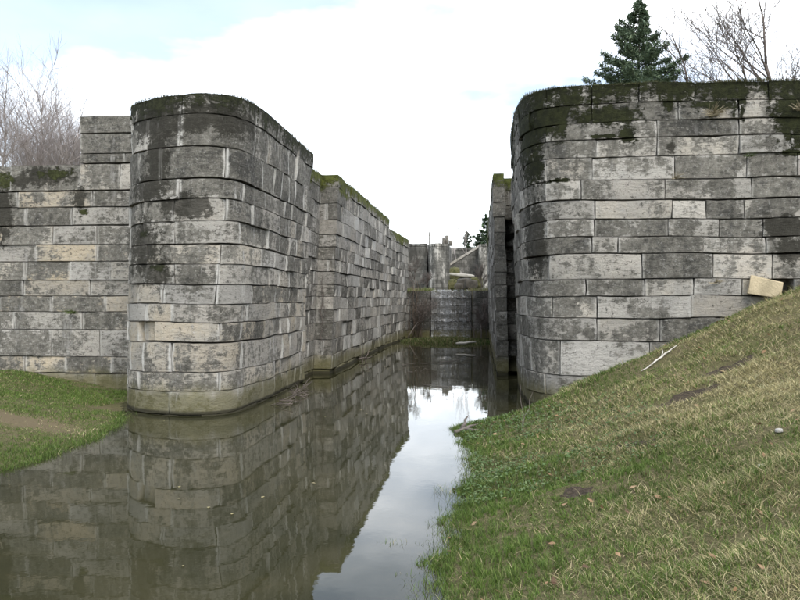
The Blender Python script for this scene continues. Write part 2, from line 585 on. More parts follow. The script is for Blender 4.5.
def fill_joints(s_list, L, r, lo, hi, start=None, end=None):
    """random joints before / after the known ones"""
    js = sorted(s_list)
    out = list(js)
    a = js[-1] if js else 0
    while L - a > hi * 1.25:
        a += r.uniform(lo, hi)
        if L - a > lo * .6: out.append(a)
        else: break
    if js:
        a = js[0]
        while a > hi * 1.3:
            a -= r.uniform(lo, hi)
            if a > lo * .5: out.append(a)
    return sorted(out)


mat_core = simple('joint_mortar', (0.07, 0.065, 0.055), (0.16, 0.15, 0.13), 9, .95, .02, 40)


def masonry(root, path, zl, joints, mat, lean, r, lo, hi, cell=.26, proud_sd=.015, tone_fn=None, skip=None, top_fn=None, chip=1.0, warp=None, proud_fn=None, depth=.42):
    """courses from the top (zl descending); joints: per course a list of photo columns or None"""
    last_off = 0
    for k in range(len(zl) - 1):
        z1, z0 = zl[k], zl[k + 1]
        zm = (z0 + z1) / 2
        if joints and k < len(joints) and joints[k] is not None:
            js = [path.s_of_u(u, zm, lean) for u in joints[k]]
            js = [q for q in js if .08 < q < path.L - .08]
        else:
            js = []
        if not js:
            a = r.uniform(.35, .8) * hi if k % 2 else r.uniform(.15, .4) * hi
            js = [a]
        js = fill_joints(js, path.L, r, lo, hi)
        # keep joints off sharp corners
        for cc in path.corners:
            js = [q for q in js if abs(q - cc) > .12]
        ed = [0] + js + [path.L]
        wide = r.random() < .2                                  # a bed that has lost its mortar
        for a, b in zip(ed[:-1], ed[1:]):
            if b - a < .09: continue
            if skip and skip(k, a, b, zm): continue
            tone, warm = tone_fn(k, a, b, zm) if tone_fn else (r.uniform(.2, .8), r.random() * .6)
            pr = r.gauss(0, proud_sd) + (proud_fn(k, a, b) if proud_fn else 0)
            stone(path, a, b, z0 + r.uniform(-.001, .003) + (r.uniform(.004, .018) if wide else 0), z1 - r.uniform(-.001, .003), mat, root, lean, r, pr, cell, tone=tone, warm=warm, chip=chip, warp=warp, depth=depth)


def vz(vs, D):
    return [CH + (HV - v) / F * D for v in vs]


leanL = lambda x, y, z: .043 * z * float(np.clip((x + 7.2) / 2.2, .35, 1))
leanLc = lambda x, y, z: .043 * z
leanR = lambda x, y, z: -.028 * z * float(np.clip((2.2 - x) / 1.2, 0, 1))
leanRc = lambda x, y, z: -.022 * z
lean0 = lambda x, y, z: 0.0
sag = lambda s, z: .011 * math.sin(1.3 * s + 2.1 * z) + .007 * math.sin(3.3 * s + 1.1 * z)      # courses settled out of true

# ---- left tower
LT = catmull([(-6.72, 16.3), (-6.75, 15.2), (-6.68, 14.35), (-6.36, 13.6), (-5.8, 13.08), (-5.1, 12.88), (-4.62, 12.98), (-4.35, 13.32), (-4.27, 14.0), (-4.25, 15.5), (-4.26, 18.55)], 8)
LT = [tuple(q) for q in LT] + [(-4.55, 18.6)]
pLT = Path(LT, step=.12)
zLT = vz([91, 112, 145, 178, 198, 220, 243, 263, 284, 304, 323, 344, 374, 393, 416], 13.2) + [-.45]
jLT = [[182, 258, 292], [180, 256, 270], [160, 226, 262], [179, 244, 285], [226, 252, 279], [175, 240, 268], [148, 221, 262], [175, 218, 270], [216, 252, 290], [172, 247, 280],
       [138, 154, 220, 265], [171, 242, 282], [138, 219, 274], [169, 262], [200, 255]]
ltY = 13.2
LT_moss = [(at_y(252, 208, 13.4), (.16, .5, .22)), (at_y(160, 268, 13.1), (.28, .8, .10)), (at_y(150, 235, 13.4), (.22, .8, .10))]
LT_soot = [(at_y(157, 190, 13.4), (.62, 1.6, .42)), (at_y(190, 208, 13.1), (.70, 1.2, .28)), (at_y(150, 245, 13.4), (.52, 1.6, .75)), (at_y(160, 272, 13.2), (.50, 1.4, .36)),
           (at_y(165, 122, 13.3), (1.0, 1.6, .46)), (at_y(215, 119, 13.0), (1.1, 1.6, .38)), (at_y(162, 160, 13.3), (.34, 1.4, .7))]
mLT = stone_material('limestone_tower_left', zLT[0], grime=.025, lowlight=.07, moss=LT_moss, soot=LT_soot, cap=.24, cap_amp=1.2, drips=.12, moss_col=(.018, .020, .009), lime=1.7,
                     white=[(at_y(208, 212, 13.0), (.35, .8, .35)), (at_y(150, 148, 13.4), (.3, .8, .3))])
rt = random.Random(3)
left_tower = empty('stone_tower', (-5.4, 15, 0), 'rounded grey limestone lock tower rising from the water on the left', 'tower')


def toneLT(k, a, b, z):
    r = rt.random()
    if z > 3.6: return rt.uniform(.0, .35), rt.random() * .2
    if z > 2.2: return rt.uniform(.15, .6), rt.random() * .5
    
    if k == 10 and -1 < a and b < pLT.s_of_u(158, z, leanL): return 1.2, 1.0
    return rt.uniform(.1, .85), rt.random() * .8


masonry(left_tower, pLT, zLT, jLT, mLT, leanL, random.Random(21), .55, .95, .24, tone_fn=toneLT, warp=sag,
        skip=lambda k, a, b, z: False,
        proud_fn=lambda k, a, b: -.11 if (k == 10 and b < pLT.s_of_u(156, zLT[10], leanL) + .02 and b > pLT.s_of_u(150, zLT[10], leanL)) else 0)
core(pLT, -.7, zLT[0] - .05, .3, 1.2, leanL, left_tower, mat_core, back=[pLT.at(0, -.5), pLT.at(pLT.L, -.9)])

# ---- left chamber wall with gate recess
CLpts = [(-4.42, 18.3), (-4.42, 20.5), (-3.97, 20.5), (-3.97, 33.0), (-3.72, 38.9)]
pCL = Path(CLpts, step=.3)
zCL = [5.30, 4.96, 4.55, 4.12, 3.74, 3.40, 3.06, 2.72, 2.38, 2.06, 1.72, 1.36, .92, .50, .12, -.4]
mCL = stone_material('limestone_chamber_left', 5.30, grime=.035, lowlight=.05, cap=.30, cap_amp=.9, moss_col=(.055, .062, .014), lime=1.8,
                     moss=[((-4.2, 18.9, 5.1), (.4, .8, .45)), ((-3.8, 21.5, 4.95), (.4, 1.2, .2)), ((-3.7, 36, 4.9), (.5, 4.5, .45))], white=[((-4, 24, 4.0), (.8, 4, .7)), ((-4, 29, 1.6), (.8, 5, .8))])
left_chamber = empty('chamber_wall', (-4.2, 28, 0), 'long mossy-topped lock chamber wall receding behind the left tower', 'wall')
masonry(left_chamber, pCL, zCL, None, mCL, leanLc, random.Random(5), .75, 1.2, .55, .012, warp=sag,
        skip=lambda k, a, b, z: (k == 0 and pCL.at((a + b) / 2)[1] > 33.0 and a > 8) or (k == 4 and 2.0 < a < 2.3),
        tone_fn=lambda k, a, b, z: (rt.uniform(.05, .75), rt.random() * .35))
core(pCL, -.7, 4.9, .3, 1.5, leanLc, left_chamber, mat_core, back=[(-5.6, 18.3), (-5.6, 38.9)])

# ---- left wing wall
wyL = 15.95
pWL = Path([(-15.5, wyL + .15), (-11, wyL + .05), (-6.55, wyL)], step=.4)
zWL = vz([163, 190, 206, 225, 244, 261, 280, 296, 312, 330, 357, 374, 392], 16.6) + [-.3]
jWL = [[10, 80], [18, 93], [26, 72], [53, 97], [36, 97], [25, 70, 111], [23, 90], [51, 105], [14, 82], [51, 100], [25, 66], [40, 95], [20, 80]]
mWL = stone_material('limestone_wing_left', zWL[0] + .9, grime=.035, lowlight=.05, cap=-.2, cap_amp=.3,
                     soot=[(at_y(0, 215, wyL), (.35, .8, .9)), (at_y(48, 176, wyL), (.75, .8, .28)), (at_y(80, 198, wyL), (.2, .6, .35)), (at_y(20, 180, wyL), (.3, .5, .2))],
                     moss=[(at_y(55, 174, wyL), (.5, .5, .16)), (at_y(84, 212, wyL), (.16, .5, .14)), (at_y(2, 180, wyL), (.3, .5, .3))], lime=.8)
left_wing = empty('wing_wall', (-9, wyL + .3, .3), 'grey block wing wall left of the rounded left tower, stepped at its top', 'wall')
rw = random.Random(9)
toneW = lambda k, a, b, z: (rw.uniform(.05, .7) + (.15 if z < 1.6 else 0), rw.random())
masonry(left_wing, pWL, zWL, jWL, mWL, lean0, random.Random(31), .9, 1.4, .3, .012, tone_fn=toneW)
pWu = Path([at_y(80, 150, wyL - .02)[:2], (-6.5, wyL - .02)], step=.3)
zWu = vz([115, 133, 153, 163], 16.6)
jWu = [[134.5], [136], [125]]
masonry(left_wing, pWu, zWu, jWu, mWL, lean0, random.Random(32), 2.5, 3, .3, .02, tone_fn=lambda k, a, b, z: (.2, .2))
core(pWL, -.4, zWL[0] - .05, .3, 1.3, lean0, left_wing, mat_core)
core(pWu, zWL[0] - .04, zWu[0] - .06, .3, .9, lean0, left_wing, mat_core)

# ---- right tower and wing wall (one curved face)
RT = catmull([(.88, 18.6), (.87, 17.5), (.87, 16.2), (.91, 15.1), (1.06, 14.42), (1.38, 14.0), (1.9, 13.86), (2.6, 13.85)], 8)
RT = [(1.1, 18.65)] + [tuple(q) for q in RT] + [(6, 13.88), (10.5, 13.95)]
pRT = Path(RT, step=.12)
zRT = vz([83, 102.6, 121, 138, 156, 179, 200, 219, 237, 254, 279, 296, 318, 341, 377, 398], 13.5) + [-.15, -.5]
jRT = [[546, 592, 639, 695, 769], [530, 592, 678, 738, 800], [546, 657, 739], [532, 596, 657, 739, 790], [524, 546, 592, 675, 747], [546, 581, 665, 752], [530, 595, 672, 706, 744], [547, 594, 668, 719, 763],
       [535, 592, 618, 703, 766], [549, 642, 713], [533, 586, 645, 694, 742, 753, 794], [552, 597, 691, 770], [527, 597, 660, 730], [560, 650, 740], [545, 595, 680], [570, 640], [530, 600]]
RT_moss = [(at_y(548, 120, 14.0), (.55, 1.1, .46)), (at_y(525, 135, 14.6), (.4, 1.2, 1.0)), (at_y(535, 170, 14.6), (.28, .9, .4)), (at_y(604, 115, 13.8), (1.0, .8, .24)), (at_y(628, 134, 13.8), (.2, .5, .25)), (at_y(600, 136, 13.8), (.5, .5, .05)),
           (at_y(788, 112, 13.8), (.36, .5, .66)), (at_y(812, 120, 13.8), (.5, .5, .8)), (at_y(716, 104, 13.8), (.42, .5, .15)), (at_y(560, 180, 13.9), (.4, .6, .05)), (at_y(795, 152, 13.8), (.35, .5, .08)),
           ((.75, 17.6, 5.2), (.4, 1.2, .8)), (at_y(575, 98, 13.8), (.6, .5, .25))]
mRT = stone_material('limestone_tower_right', zRT[0], grime=.035, lowlight=.03, moss=RT_moss, cap=.31, cap_amp=1.7, cap_soft=.07, drips=.45, moss_col=(.013, .015, .005), lime=.55,
                     soot=[(at_y(790, 228, 13.8), (.6, .5, .3)), (at_y(535, 240, 14.4), (.25, .8, .9)), (at_y(800, 250, 13.8), (.5, .5, .3)), (at_y(672, 148, 13.8), (.1, .4, .15))],
                     white=[(at_y(625, 205, 13.8), (.75, .6, .75)), (at_y(690, 300, 13.8), (.9, .6, .35)), (at_y(610, 320, 13.8), (.6, .6, .25)), (at_y(744, 190, 13.8), (.2, .6, .5)), (at_y(740, 112, 13.8), (.5, .5, .15))])
right_tower = empty('stone_tower', (2, 14.5, 0), 'grey limestone wall with rounded corner and dark moss along its top on the right', 'tower')
rr = random.Random(17)
masonry(right_tower, pRT, zRT, jRT, mRT, leanR, random.Random(41), .8, 1.25, .24, warp=sag, tone_fn=lambda k, a, b, z: (1.5, 1.0) if (k == 10 and abs((a + b) / 2 - pRT.s_of_u(747.5, z, leanR)) < .1) else (rr.uniform(.0, .7), rr.random() * .35),
        skip=lambda k, a, b, z: k == 10 and abs((a + b) / 2 - pRT.s_of_u(773, z, leanR)) < .3)
core(pRT, -.7, zRT[0] - .05, .3, 1.2, leanR, right_tower, mat_core, back=[(2.3, 18.65), (2.3, 15.3), (10.5, 15.3)])

# ---- right chamber wall with gate recess
pCR = Path([(.45, 38.9), (.45, 20.5), (.74, 20.5), (.74, 21.25), (1.2, 21.25), (1.2, 18.4)], step=.3)
pCRc = Path([(.45, 38.9), (.45, 21.7), (1.2, 21.7), (1.2, 18.4)], step=.3)
zCR = [5.28, 4.92, 4.52, 4.14, 3.74, 3.40, 3.04, 2.70, 2.36, 2.02, 1.68, 1.32, .90, .50, .10, -.4]
mCR = stone_material('limestone_chamber_right', 5.28, grime=.10, cap=.30, cap_amp=.9, moss_col=(.045, .052, .013), lime=1.1, moss=[((.4, 36, 4.8), (.5, 6, .8)), ((.9, 19.5, 3.5), (.4, .5, 1.0))])
right_chamber = empty('chamber_wall', (.9, 28, 0), 'dark lock chamber wall seen edge-on behind the right tower', 'wall')
masonry(right_chamber, pCR, zCR, None, mCR, leanRc, random.Random(6), .85, 1.35, .6, .008, depth=.2, tone_fn=lambda k, a, b, z: (rr.uniform(.0, .6), rr.random() * .3))
core(pCRc, -.7, 5.2, .17, 1.5, leanRc, right_chamber, mat_core, back=[(2.0, 38.9), (2.0, 18.3)])

# ---- sill wall with the small waterfall at the head of the chamber
sill = empty('sill_wall', (-1.7, 39.3, 0), 'dark wet stone sill wall closing the far end of the chamber', 'wall')
mSI = stone_material('wet_sill_stone', 2.5, grime=.48, cap=.10, cap_amp=.3, moss_col=(.05, .055, .02), lime=.25)
zS = [2.42, 2.05, 1.66, 1.26, .86, .45, .05, -.4]
for (a, b, yy, seed) in ((-3.85, -2.50, 38.75, 1), (-2.46, -.42, 39.10, 2), (-.38, .62, 38.70, 3)):
    ps = Path([(a, yy), (b, yy)], step=.3)
    masonry(sill, ps, zS, None, mSI, lean0, random.Random(seed), .55, .95, .3, .02, tone_fn=lambda k, a, b, z: (rr.uniform(0, .3), .1))
    core(ps, -.7, zS[0] - .03, .25, 1.6, lean0, sill, mat_core)

# waterfall: several wavy sheets of thin falling water, each strand breaking on the courses
wfr = random.Random(4)
V, Fc = [], []
zs = [z for z in np.linspace(2.47, .02, 34)]
xs = np.linspace(-2.42, -.46, 46)
for j, z in enumerate(zs):
    for i, x in enumerate(xs):
        y = 39.03 - .10 * (1 - z / 2.47) - .035 * math.sin(x * 9 + z * 1.3) - .03 * wfr.random() - (.06 if (z % .4) < .12 else 0)
        if j == 0: y = 39.4
        V.append((x, y, z))
n = len(xs)
Fc = [(j * n + i, (j + 1) * n + i, (j + 1) * n + i + 1, j * n + i + 1) for j in range(len(zs) - 1) for i in range(n - 1)]
t = NT('falling_water')
sA = t.noise(t.vm('MULTIPLY', t.P, (17, 1, 0.9)), 1.0, 5, 0.75)
sB = t.noise(t.vm('MULTIPLY', t.P, (6, 1, 9)), 1.0, 4, 0.7)
sC = t.noise(t.vm('MULTIPLY', t.P, (1.5, 0, .1)), 1.0, 2, 0.5)
fac = t.math('ADD', t.math('ADD', t.math('MULTIPLY', sA, 0.5), t.math('MULTIPLY', sB, 0.5)), t.math('MULTIPLY', sC, .5))
tr = t.n.new('ShaderNodeBsdfTransparent')
mx = t.n.new('ShaderNodeMixShader')
t.put(mx.inputs[0], t.step(fac, .66, .90, .02, .48))
t.l.new(tr.outputs[0], mx.inputs[1])
t.l.new(t.bsdf((.34, .355, .37), .25, None, .5), mx.inputs[2])
wfall = link('waterfall', mesh('waterfall', V, Fc, True), t.done(mx.outputs[0]))
tag(wfall, 'thin grey veil of water falling over the dark sill wall', 'waterfall')

# ------------------------------------------------------------------ blades, leaves and other plants (numpy)
mat_blade = attr_color('grass_blade', .6, .25)
mat_leafy = attr_color('leaf_face', .55, .2)


def blades(name, base, hgt, wid, lean_amt, cols, mat, parent=None, az=None, tip=1.0):
    """tapered bent blades as one mesh; base (n,3)"""
    n = len(base)
    az = nrng.uniform(0, 2 * np.pi, n) if az is None else az
    la = nrng.uniform(0, 2 * np.pi, n)
    side = np.stack([np.cos(az), np.sin(az), np.zeros(n)], 1) * (wid / 2)[:, None]
    bend = np.stack([np.cos(la), np.sin(la), np.zeros(n)], 1) * (hgt * lean_amt)[:, None]
    up = np.zeros((n, 3)); up[:, 2] = hgt * np.sqrt(np.clip(1 - (lean_amt * .85) ** 2, .05, 1))
    mid = base + up * .6 + bend * .35
    top = base + up * tip + bend
    V = np.stack([base - side, base + side, mid + side * .75, mid - side * .75, top], 1).reshape(-1, 3)
    o = (np.arange(n) * 5)[:, None]
    me = bpy.data.meshes.new(name)
    me.vertices.add(n * 5)
    me.vertices.foreach_set('co', V.astype(np.float32).ravel())
    loops = np.concatenate([o + np.array([0, 1, 2, 3]), o + np.array([3, 2, 4])], 1).ravel()
    me.loops.add(n * 7)
    me.loops.foreach_set('vertex_index', loops.astype(np.int32))
    me.polygons.add(n * 2)
    st = (np.arange(n)[:, None] * 7 + np.array([0, 4])).ravel()
    me.polygons.foreach_set('loop_start', st.astype(np.int32))
    me.update(calc_edges=True)
    a = me.attributes.new('col', 'FLOAT_COLOR', 'POINT')
    cc = np.repeat(np.concatenate([cols, np.ones((n, 1))], 1), 5, axis=0)
    a.data.foreach_set('color', cc.astype(np.float32).ravel())
    return link(name, me, mat, parent)


def leaves(name, pos, size, cols, mat, parent=None, flat=.5, asp=.55):
    """small pointed leaf faces of random tilt as one mesh"""
    n = len(pos)
    nr = nrng.normal(size=(n, 3)); nr[:, 2] = np.abs(nr[:, 2]) + flat * 3
    nr /= np.linalg.norm(nr, axis=1, keepdims=True)
    a = nrng.normal(size=(n, 3)); a -= (a * nr).sum(1, keepdims=True) * nr; a /= np.linalg.norm(a, axis=1, keepdims=True)
    b = np.cross(nr, a)
    s = size[:, None]
    V = np.stack([pos - a * s, pos + b * s * asp + nr * s * .1, pos + a * s, pos - b * s * asp + nr * s * .1], 1).reshape(-1, 3)
    me = bpy.data.meshes.new(name)
    me.vertices.add(n * 4); me.vertices.foreach_set('co', V.astype(np.float32).ravel())
    me.loops.add(n * 4); me.loops.foreach_set('vertex_index', np.arange(n * 4, dtype=np.int32))
    me.polygons.add(n); me.polygons.foreach_set('loop_start', (np.arange(n) * 4).astype(np.int32))
    me.update(calc_edges=True)
    at = me.attributes.new('col', 'FLOAT_COLOR', 'POINT')
    at.data.foreach_set('color', np.repeat(np.concatenate([cols, np.ones((n, 1))], 1), 4, axis=0).astype(np.float32).ravel())
    return link(name, me, mat, parent)


def fbm(x, y, seed=0.0):
    out = np.zeros_like(x)
    for k, (f, a) in enumerate(((.45, 1.0), (1.1, .6), (2.7, .4), (6.3, .3))):
        p = seed * 1.7 + k * 2.1
        out += a * np.sin(x * f * 1.3 + 1.7 * np.sin(y * f + p) + p) * np.cos(y * f * 1.1 + 1.3 * np.sin(x * f * .9 + p * 2))
    return out / 1.6


GREEN = np.array([[.066, .115, .018], [.095, .150, .028], [.052, .090, .018], [.125, .160, .048]])
STRAW = np.array([[.38, .33, .17], [.30, .27, .14], [.45, .39, .23], [.21, .20, .09]])


def grass_patch(name, xr, yr, dens, inside, dry_fn, hs=1.0, label=None):
    A = (xr[1] - xr[0]) * (yr[1] - yr[0])
    n = int(A * max(dens(yr[0]), dens(yr[1])))
    x = nrng.uniform(*xr, n); y = nrng.uniform(*yr, n)
    keep = nrng.random(n) < dens(y) / max(dens(yr[0]), dens(yr[1]))
    keep &= inside(x, y)
    x, y = x[keep], y[keep]
    # bare soil patches
    cx_, cy_ = np.round(x / .11), np.round(y / .11)                 # blades gather in clumps
    jx, jy = np.sin(cx_ * 12.9 + cy_ * 78.2) * 43758.5, np.sin(cx_ * 39.3 + cy_ * 11.1) * 24634.6
    tx, ty = (cx_ + (jx - np.floor(jx)) - .5) * .11, (cy_ + (jy - np.floor(jy)) - .5) * .11
    f_ = nrng.uniform(0, .5, len(x))
    x, y = x + (tx - x) * f_, y + (ty - y) * f_
    ok = inside(x, y); x, y = x[ok], y[ok]
    cl = fbm(x * 2.2, y * 2.2, 3)
    bare = sum(np.exp(-(((x - sx) / sr_) ** 2 + ((y - sy) / (sr_ * .55)) ** 2) ** 2) for sx, sy, sr_ in SCARS)
    keep = nrng.random(len(x)) < np.clip(1.0 - .75 * (cl > .62) - .93 * bare, 0, 1)
    x, y = x[keep], y[keep]
    n = len(x)
    dry = np.clip(dry_fn(x, y), 0, 1)
    isdry = nrng.random(n) < dry
    tuft = np.clip(.75 + .5 * fbm(x * 3, y * 3, 7), .35, 1.5)
    h = nrng.uniform(.04, .11, n) * hs * tuft
    h = np.where(isdry, h * 1.15, h)
    w = np.interp(y, [2, 6, 14], [.0034, .0052, .009]) * nrng.uniform(.7, 1.3, n)
    ln = np.where(isdry, nrng.uniform(.8, 1.16, n), nrng.uniform(.25, .95, n))
    ci = nrng.integers(0, 4, n)
    c = np.where(isdry[:, None], STRAW[ci] * 1.1, GREEN[ci] * 1.12) * nrng.uniform(.6, 1.35, (n, 1))
    c = c * (1 + .18 * fbm(x, y, 5))[:, None]
    z = hN(x, y)
    o = blades(name, np.stack([x, y, z - .008], 1), h, w, ln, np.clip(c, 0.004, .6), mat_blade)
    tag(o, label, 'grass', kind='stuff')
    return o


def dryR(x, y):
    sr = np.interp(y, *SR)
    d = x - sr
    wallg = np.clip((y - 12.4) / 1.3, 0, 1)
    return .16 + .56 * np.clip((d - .6) / 1.3, 0, 1) + .55 * fbm(x * 1.2, y * 1.2, 1) + .10 * fbm(x * 4, y * 4, 2) - .55 * wallg


inR = lambda x, y: (hN(x, y) > -.03) & ~((y > 13.8) & (x > 1.9)) & ~((x > .85) & (y > 14.0)) & ~((x > 1.3) & (y > 13.84)) & (y < 14.4) & ((x > 1.5) | ((y - 13.8) < (1.5 - x) * 1.2 + .05))
grass_patch('bank_grass', (-1.4, 8.0), (2.0, 14.3), lambda y: np.interp(y, [2, 5, 9, 14], [8600, 7000, 4200, 2600]),
            lambda x, y: inR(x, y) & (x < .75 * y + .9), dryR, 1.0, 'green and straw-coloured grass over the sloping right bank')
inL = lambda x, y: (hN(x, y) > -.02) & (y < wyL - .02) & ~((x > -6.9) & (y > 13.2))
pathp = lambda x, y: np.exp(-(((x + 7.0) / 1.5) ** 2 + ((y - 10.95) / .42) ** 2) * 1.2)
grass_patch('lawn_grass', (-12, -5.3), (6.5, 15.95), lambda y: np.interp(y, [6, 16], [3000, 2200]),
            lambda x, y: inL(x, y) & (nrng.random(len(x)) > .8 * pathp(x, y)), lambda x, y: .10 + .15 * fbm(x, y, 4) + .7 * pathp(x, y), .85, 'short green grass of the small lawn below the left wing wall')

# flattened dead stalks lying over the turf
n = 90000
x = nrng.uniform(-.4, 7.0, n); y = nrng.uniform(2.2, 13.7, n)
k = inR(x, y) & (x < .75 * y + .9) & (nrng.random(n) < np.clip(dryR(x, y) * 1.25, .05, 1) * np.interp(y, [2, 6, 14], [1, .8, .45]))
k &= sum(np.exp(-(((x - sx) / sr_) ** 2 + ((y - sy) / (sr_ * .55)) ** 2) ** 2) for sx, sy, sr_ in SCARS) < .4
x, y = x[k], y[k]; n = len(x)
c = STRAW[nrng.integers(0, 4, n)] * nrng.uniform(.6, 1.15, (n, 1))
tag(blades('dead_grass', np.stack([x, y, hN(x, y) + nrng.uniform(.0, .035, n)], 1), nrng.uniform(.05, .14, n), np.interp(y, [2, 6, 14], [.0026, .004, .008]), nrng.uniform(.9, 1.17, n), c, mat_blade), 'flattened pale dead grass on the right bank', 'grass', kind='stuff')

# small brown leaf litter
n = 500
x = nrng.uniform(-.3, 6.0, n); y = nrng.uniform(3, 13.6, n)
k = inR(x, y) & (x < .75 * y + .5)
x, y = x[k], y[k]; n = len(x)
c = np.array([[.16, .09, .045], [.24, .15, .08], [.10, .06, .035], [.30, .21, .12]])[nrng.integers(0, 4, n)]
tag(leaves('leaf_litter', np.stack([x, y, hN(x, y) + nrng.uniform(.02, .05, n)], 1), nrng.uniform(.015, .04, n), c, mat_leafy, None, .4), 'brown crumbs of dead leaves scattered over the right bank', 'leaves', kind='stuff')

# low leafy weeds by the right shore
n = 26000
x = nrng.uniform(-.5, 2.8, n); y = nrng.uniform(7.5, 13.6, n)
d = x - np.interp(y, *SR)
k = (d > -.05) & (d < 2.1) & (nrng.random(n) < np.exp(-d * .8)) & inR(x, y) & (fbm(x * 2, y * 2, 9) > -.35)
x, y = x[k], y[k]
pos = np.stack([x, y, hN(x, y) + nrng.uniform(.01, .07, len(x))], 1)
cols = np.array([[.075, .125, .040], [.110, .155, .065], [.060, .098, .034]])[nrng.integers(0, 3, len(x))]
tag(leaves('ground_cover', pos, nrng.uniform(.012, .026, len(x)), cols, mat_leafy), 'small round-leaved weeds creeping along the edge of the right bank', 'weeds', kind='stuff')

# ------------------------------------------------------------------ tubes and sticks
def tube(pts, rad, sides=5):
    V, Fc = [], []
    pts = [Vector(p) for p in pts]
    prev = None
    for i, p in enumerate(pts):
        d = (pts[min(i + 1, len(pts) - 1)] - pts[max(i - 1, 0)]).normalized()
        a = d.orthogonal().normalized() if prev is None else (prev - d * prev.dot(d)).normalized()
        prev = a
        b = d.cross(a)
        for k in range(sides):
            q = 2 * math.pi * k / sides
            V.append(p + (a * math.cos(q) + b * math.sin(q)) * rad[i])
    for i in range(len(pts) - 1):
        for k in range(sides):
            k2 = (k + 1) % sides
            Fc.append((i * sides + k, i * sides + k2, (i + 1) * sides + k2, (i + 1) * sides + k))
    Fc.append(tuple(range(sides - 1, -1, -1)))
    m = (len(pts) - 1) * sides
    Fc.append(tuple(m + k for k in range(sides)))
    return V, Fc


class MB:
    def __init__(self): self.V, self.F = [], []
    def add(self, vf):
        o = len(self.V); self.V += [tuple(v) for v in vf[0]]; self.F += [tuple(i + o for i in f) for f in vf[1]]
    def build(self, name, mat, parent=None, smooth=True): return link(name, mesh(name, self.V, self.F, smooth), mat, parent)


def wiggle(a, b, n, amp, r):
    a, b = Vector(a), Vector(b)
    out = []
    for i in range(n + 1):
        f = i / n
        j = Vector((r.gauss(0, amp), r.gauss(0, amp), r.gauss(0, amp))) * (0 if i in (0, n) else 1)
        out.append(a.lerp(b, f) + j)
    return out


mat_bark = simple('grey_bark', (.10, .085, .075), (.17, .15, .135), 3, .9, .02, 20)
mat_twig = simple('pale_twig', (.27, .24, .225), (.36, .325, .31), .8, .9)
mat_twig_dark = simple('brown_twig', (.085, .072, .064), (.15, .125, .11), 5, .9)
mat_pale = simple('bleached_wood', (.34, .32, .28), (.52, .50, .45), 12, .8, .004, 60)
mat_straw = simple('dry_stalk', (.28, .24, .16), (.40, .35, .25), 8, .85)


def bare_tree(loc, height, spread, seed, label, group, tr=.16, depth=6, minr=.010, lean=(0, 0), mat2=None, fork=.28, kids=3, name='bare_tree', cat='tree'):
    r = random.Random(seed)
    root = empty(name, loc, label, cat, group)
    T, B = MB(), MB()
    base = Vector(loc)

    def grow(p, d, length, rad, lev):
        n = 4 if lev < 3 else 3
        pts, rads = [p], [rad]
        q, dd = p.copy(), d.copy()
        for i in range(n):
            dd = (dd + Vector((r.gauss(0, .13), r.gauss(0, .13), r.gauss(.05, .08)))).normalized()
            q = q + dd * (length / n)
            pts.append(q.copy()); rads.append(max(minr * .7, rad * (1 - .45 * (i + 1) / n)))
        (T if lev == 0 else B).add(tube(pts, rads, 7 if lev == 0 else (5 if lev < 3 else 3)))
        if lev >= depth: return
        nk = kids + (1 if lev in (1, 2) else 0)
        for k in range(nk + 1):
            f = 1.0 if k == 0 else r.uniform(.35 if lev == 0 else .25, 1.0)
            i0 = min(int(f * n), n - 1); ff = f * n - i0
            pp = pts[i0].lerp(pts[i0 + 1], ff)
            ax = Vector((r.gauss(0, 1), r.gauss(0, 1), r.gauss(0, .35))).normalized()
            ang = (.12 if k == 0 else r.uniform(.45, .95)) * spread
            nd = (dd * math.cos(ang) + ax * math.sin(ang)).normalized()
            nd.z = nd.z * .85 + .12
            grow(pp, nd.normalized(), length * r.uniform(.58, .80), max(minr, rad * (.62 if k == 0 else r.uniform(.38, .52))), lev + 1)
    d0 = Vector((lean[0], lean[1], 1)).normalized()
    grow(base, d0, height * fork, tr, 0)
    T.build('trunk', mat_bark, root)
    B.build('crown', mat2 or mat_twig, root)
    return root


# hazy bare trees behind the left wing wall
GL = 'bare winter trees behind the left wing wall'
spots = [(-14, 92, 62, .34), (8, 72, 58, .30), (22, 92, 66, .30), (36, 100, 60, .26), (50, 112, 64, .25), (62, 124, 60, .24), (74, 138, 62, .22), (84, 152, 66, .22)]
desc = ['leftmost tall bare tree cut by the photo edge', 'tall pale bare tree with many forks at far left', 'pale bare tree just right of the tallest left one', 'hazy bare tree in the middle of the left thicket',
        'hazy bare tree with dense twigs above the mossy wall stone', 'lower bare tree near the stepped wall end', 'small bare tree next to the stacked wall stones', 'lowest bare tree half hidden behind the stacked wall stones']
for i, (u, v, Y, sp) in enumerate(spots):
    p = at_y(u, v, Y)
    g = hz(p[0], p[1])
    bare_tree((p[0], p[1], g - .1), (p[2] - g) * (1.45 if i < 2 else 1.75), 1.0, 100 + i, desc[i] + ', behind the left wing wall', GL, .15, 5, .0052, kids=3 + (i % 2))

# bare trees over the right wall
for i, (u, v, Y, sd, dsc) in enumerate([(752, 28, 46, 211, 'slender bare tree leaning left above the mossy right wall'), (806, -30, 42, 225, 'taller bare tree at the right photo edge above the mossy wall')]):
    p = at_y(u, v, Y)
    g = hz(p[0], p[1])
    bare_tree((p[0], p[1], g - .1), (p[2] - g) * 1.22, .95, sd, dsc, 'bare trees above the right wall', .19, 5, .011, lean=(-.12, 0), mat2=mat_twig_dark, fork=.34, kids=3)


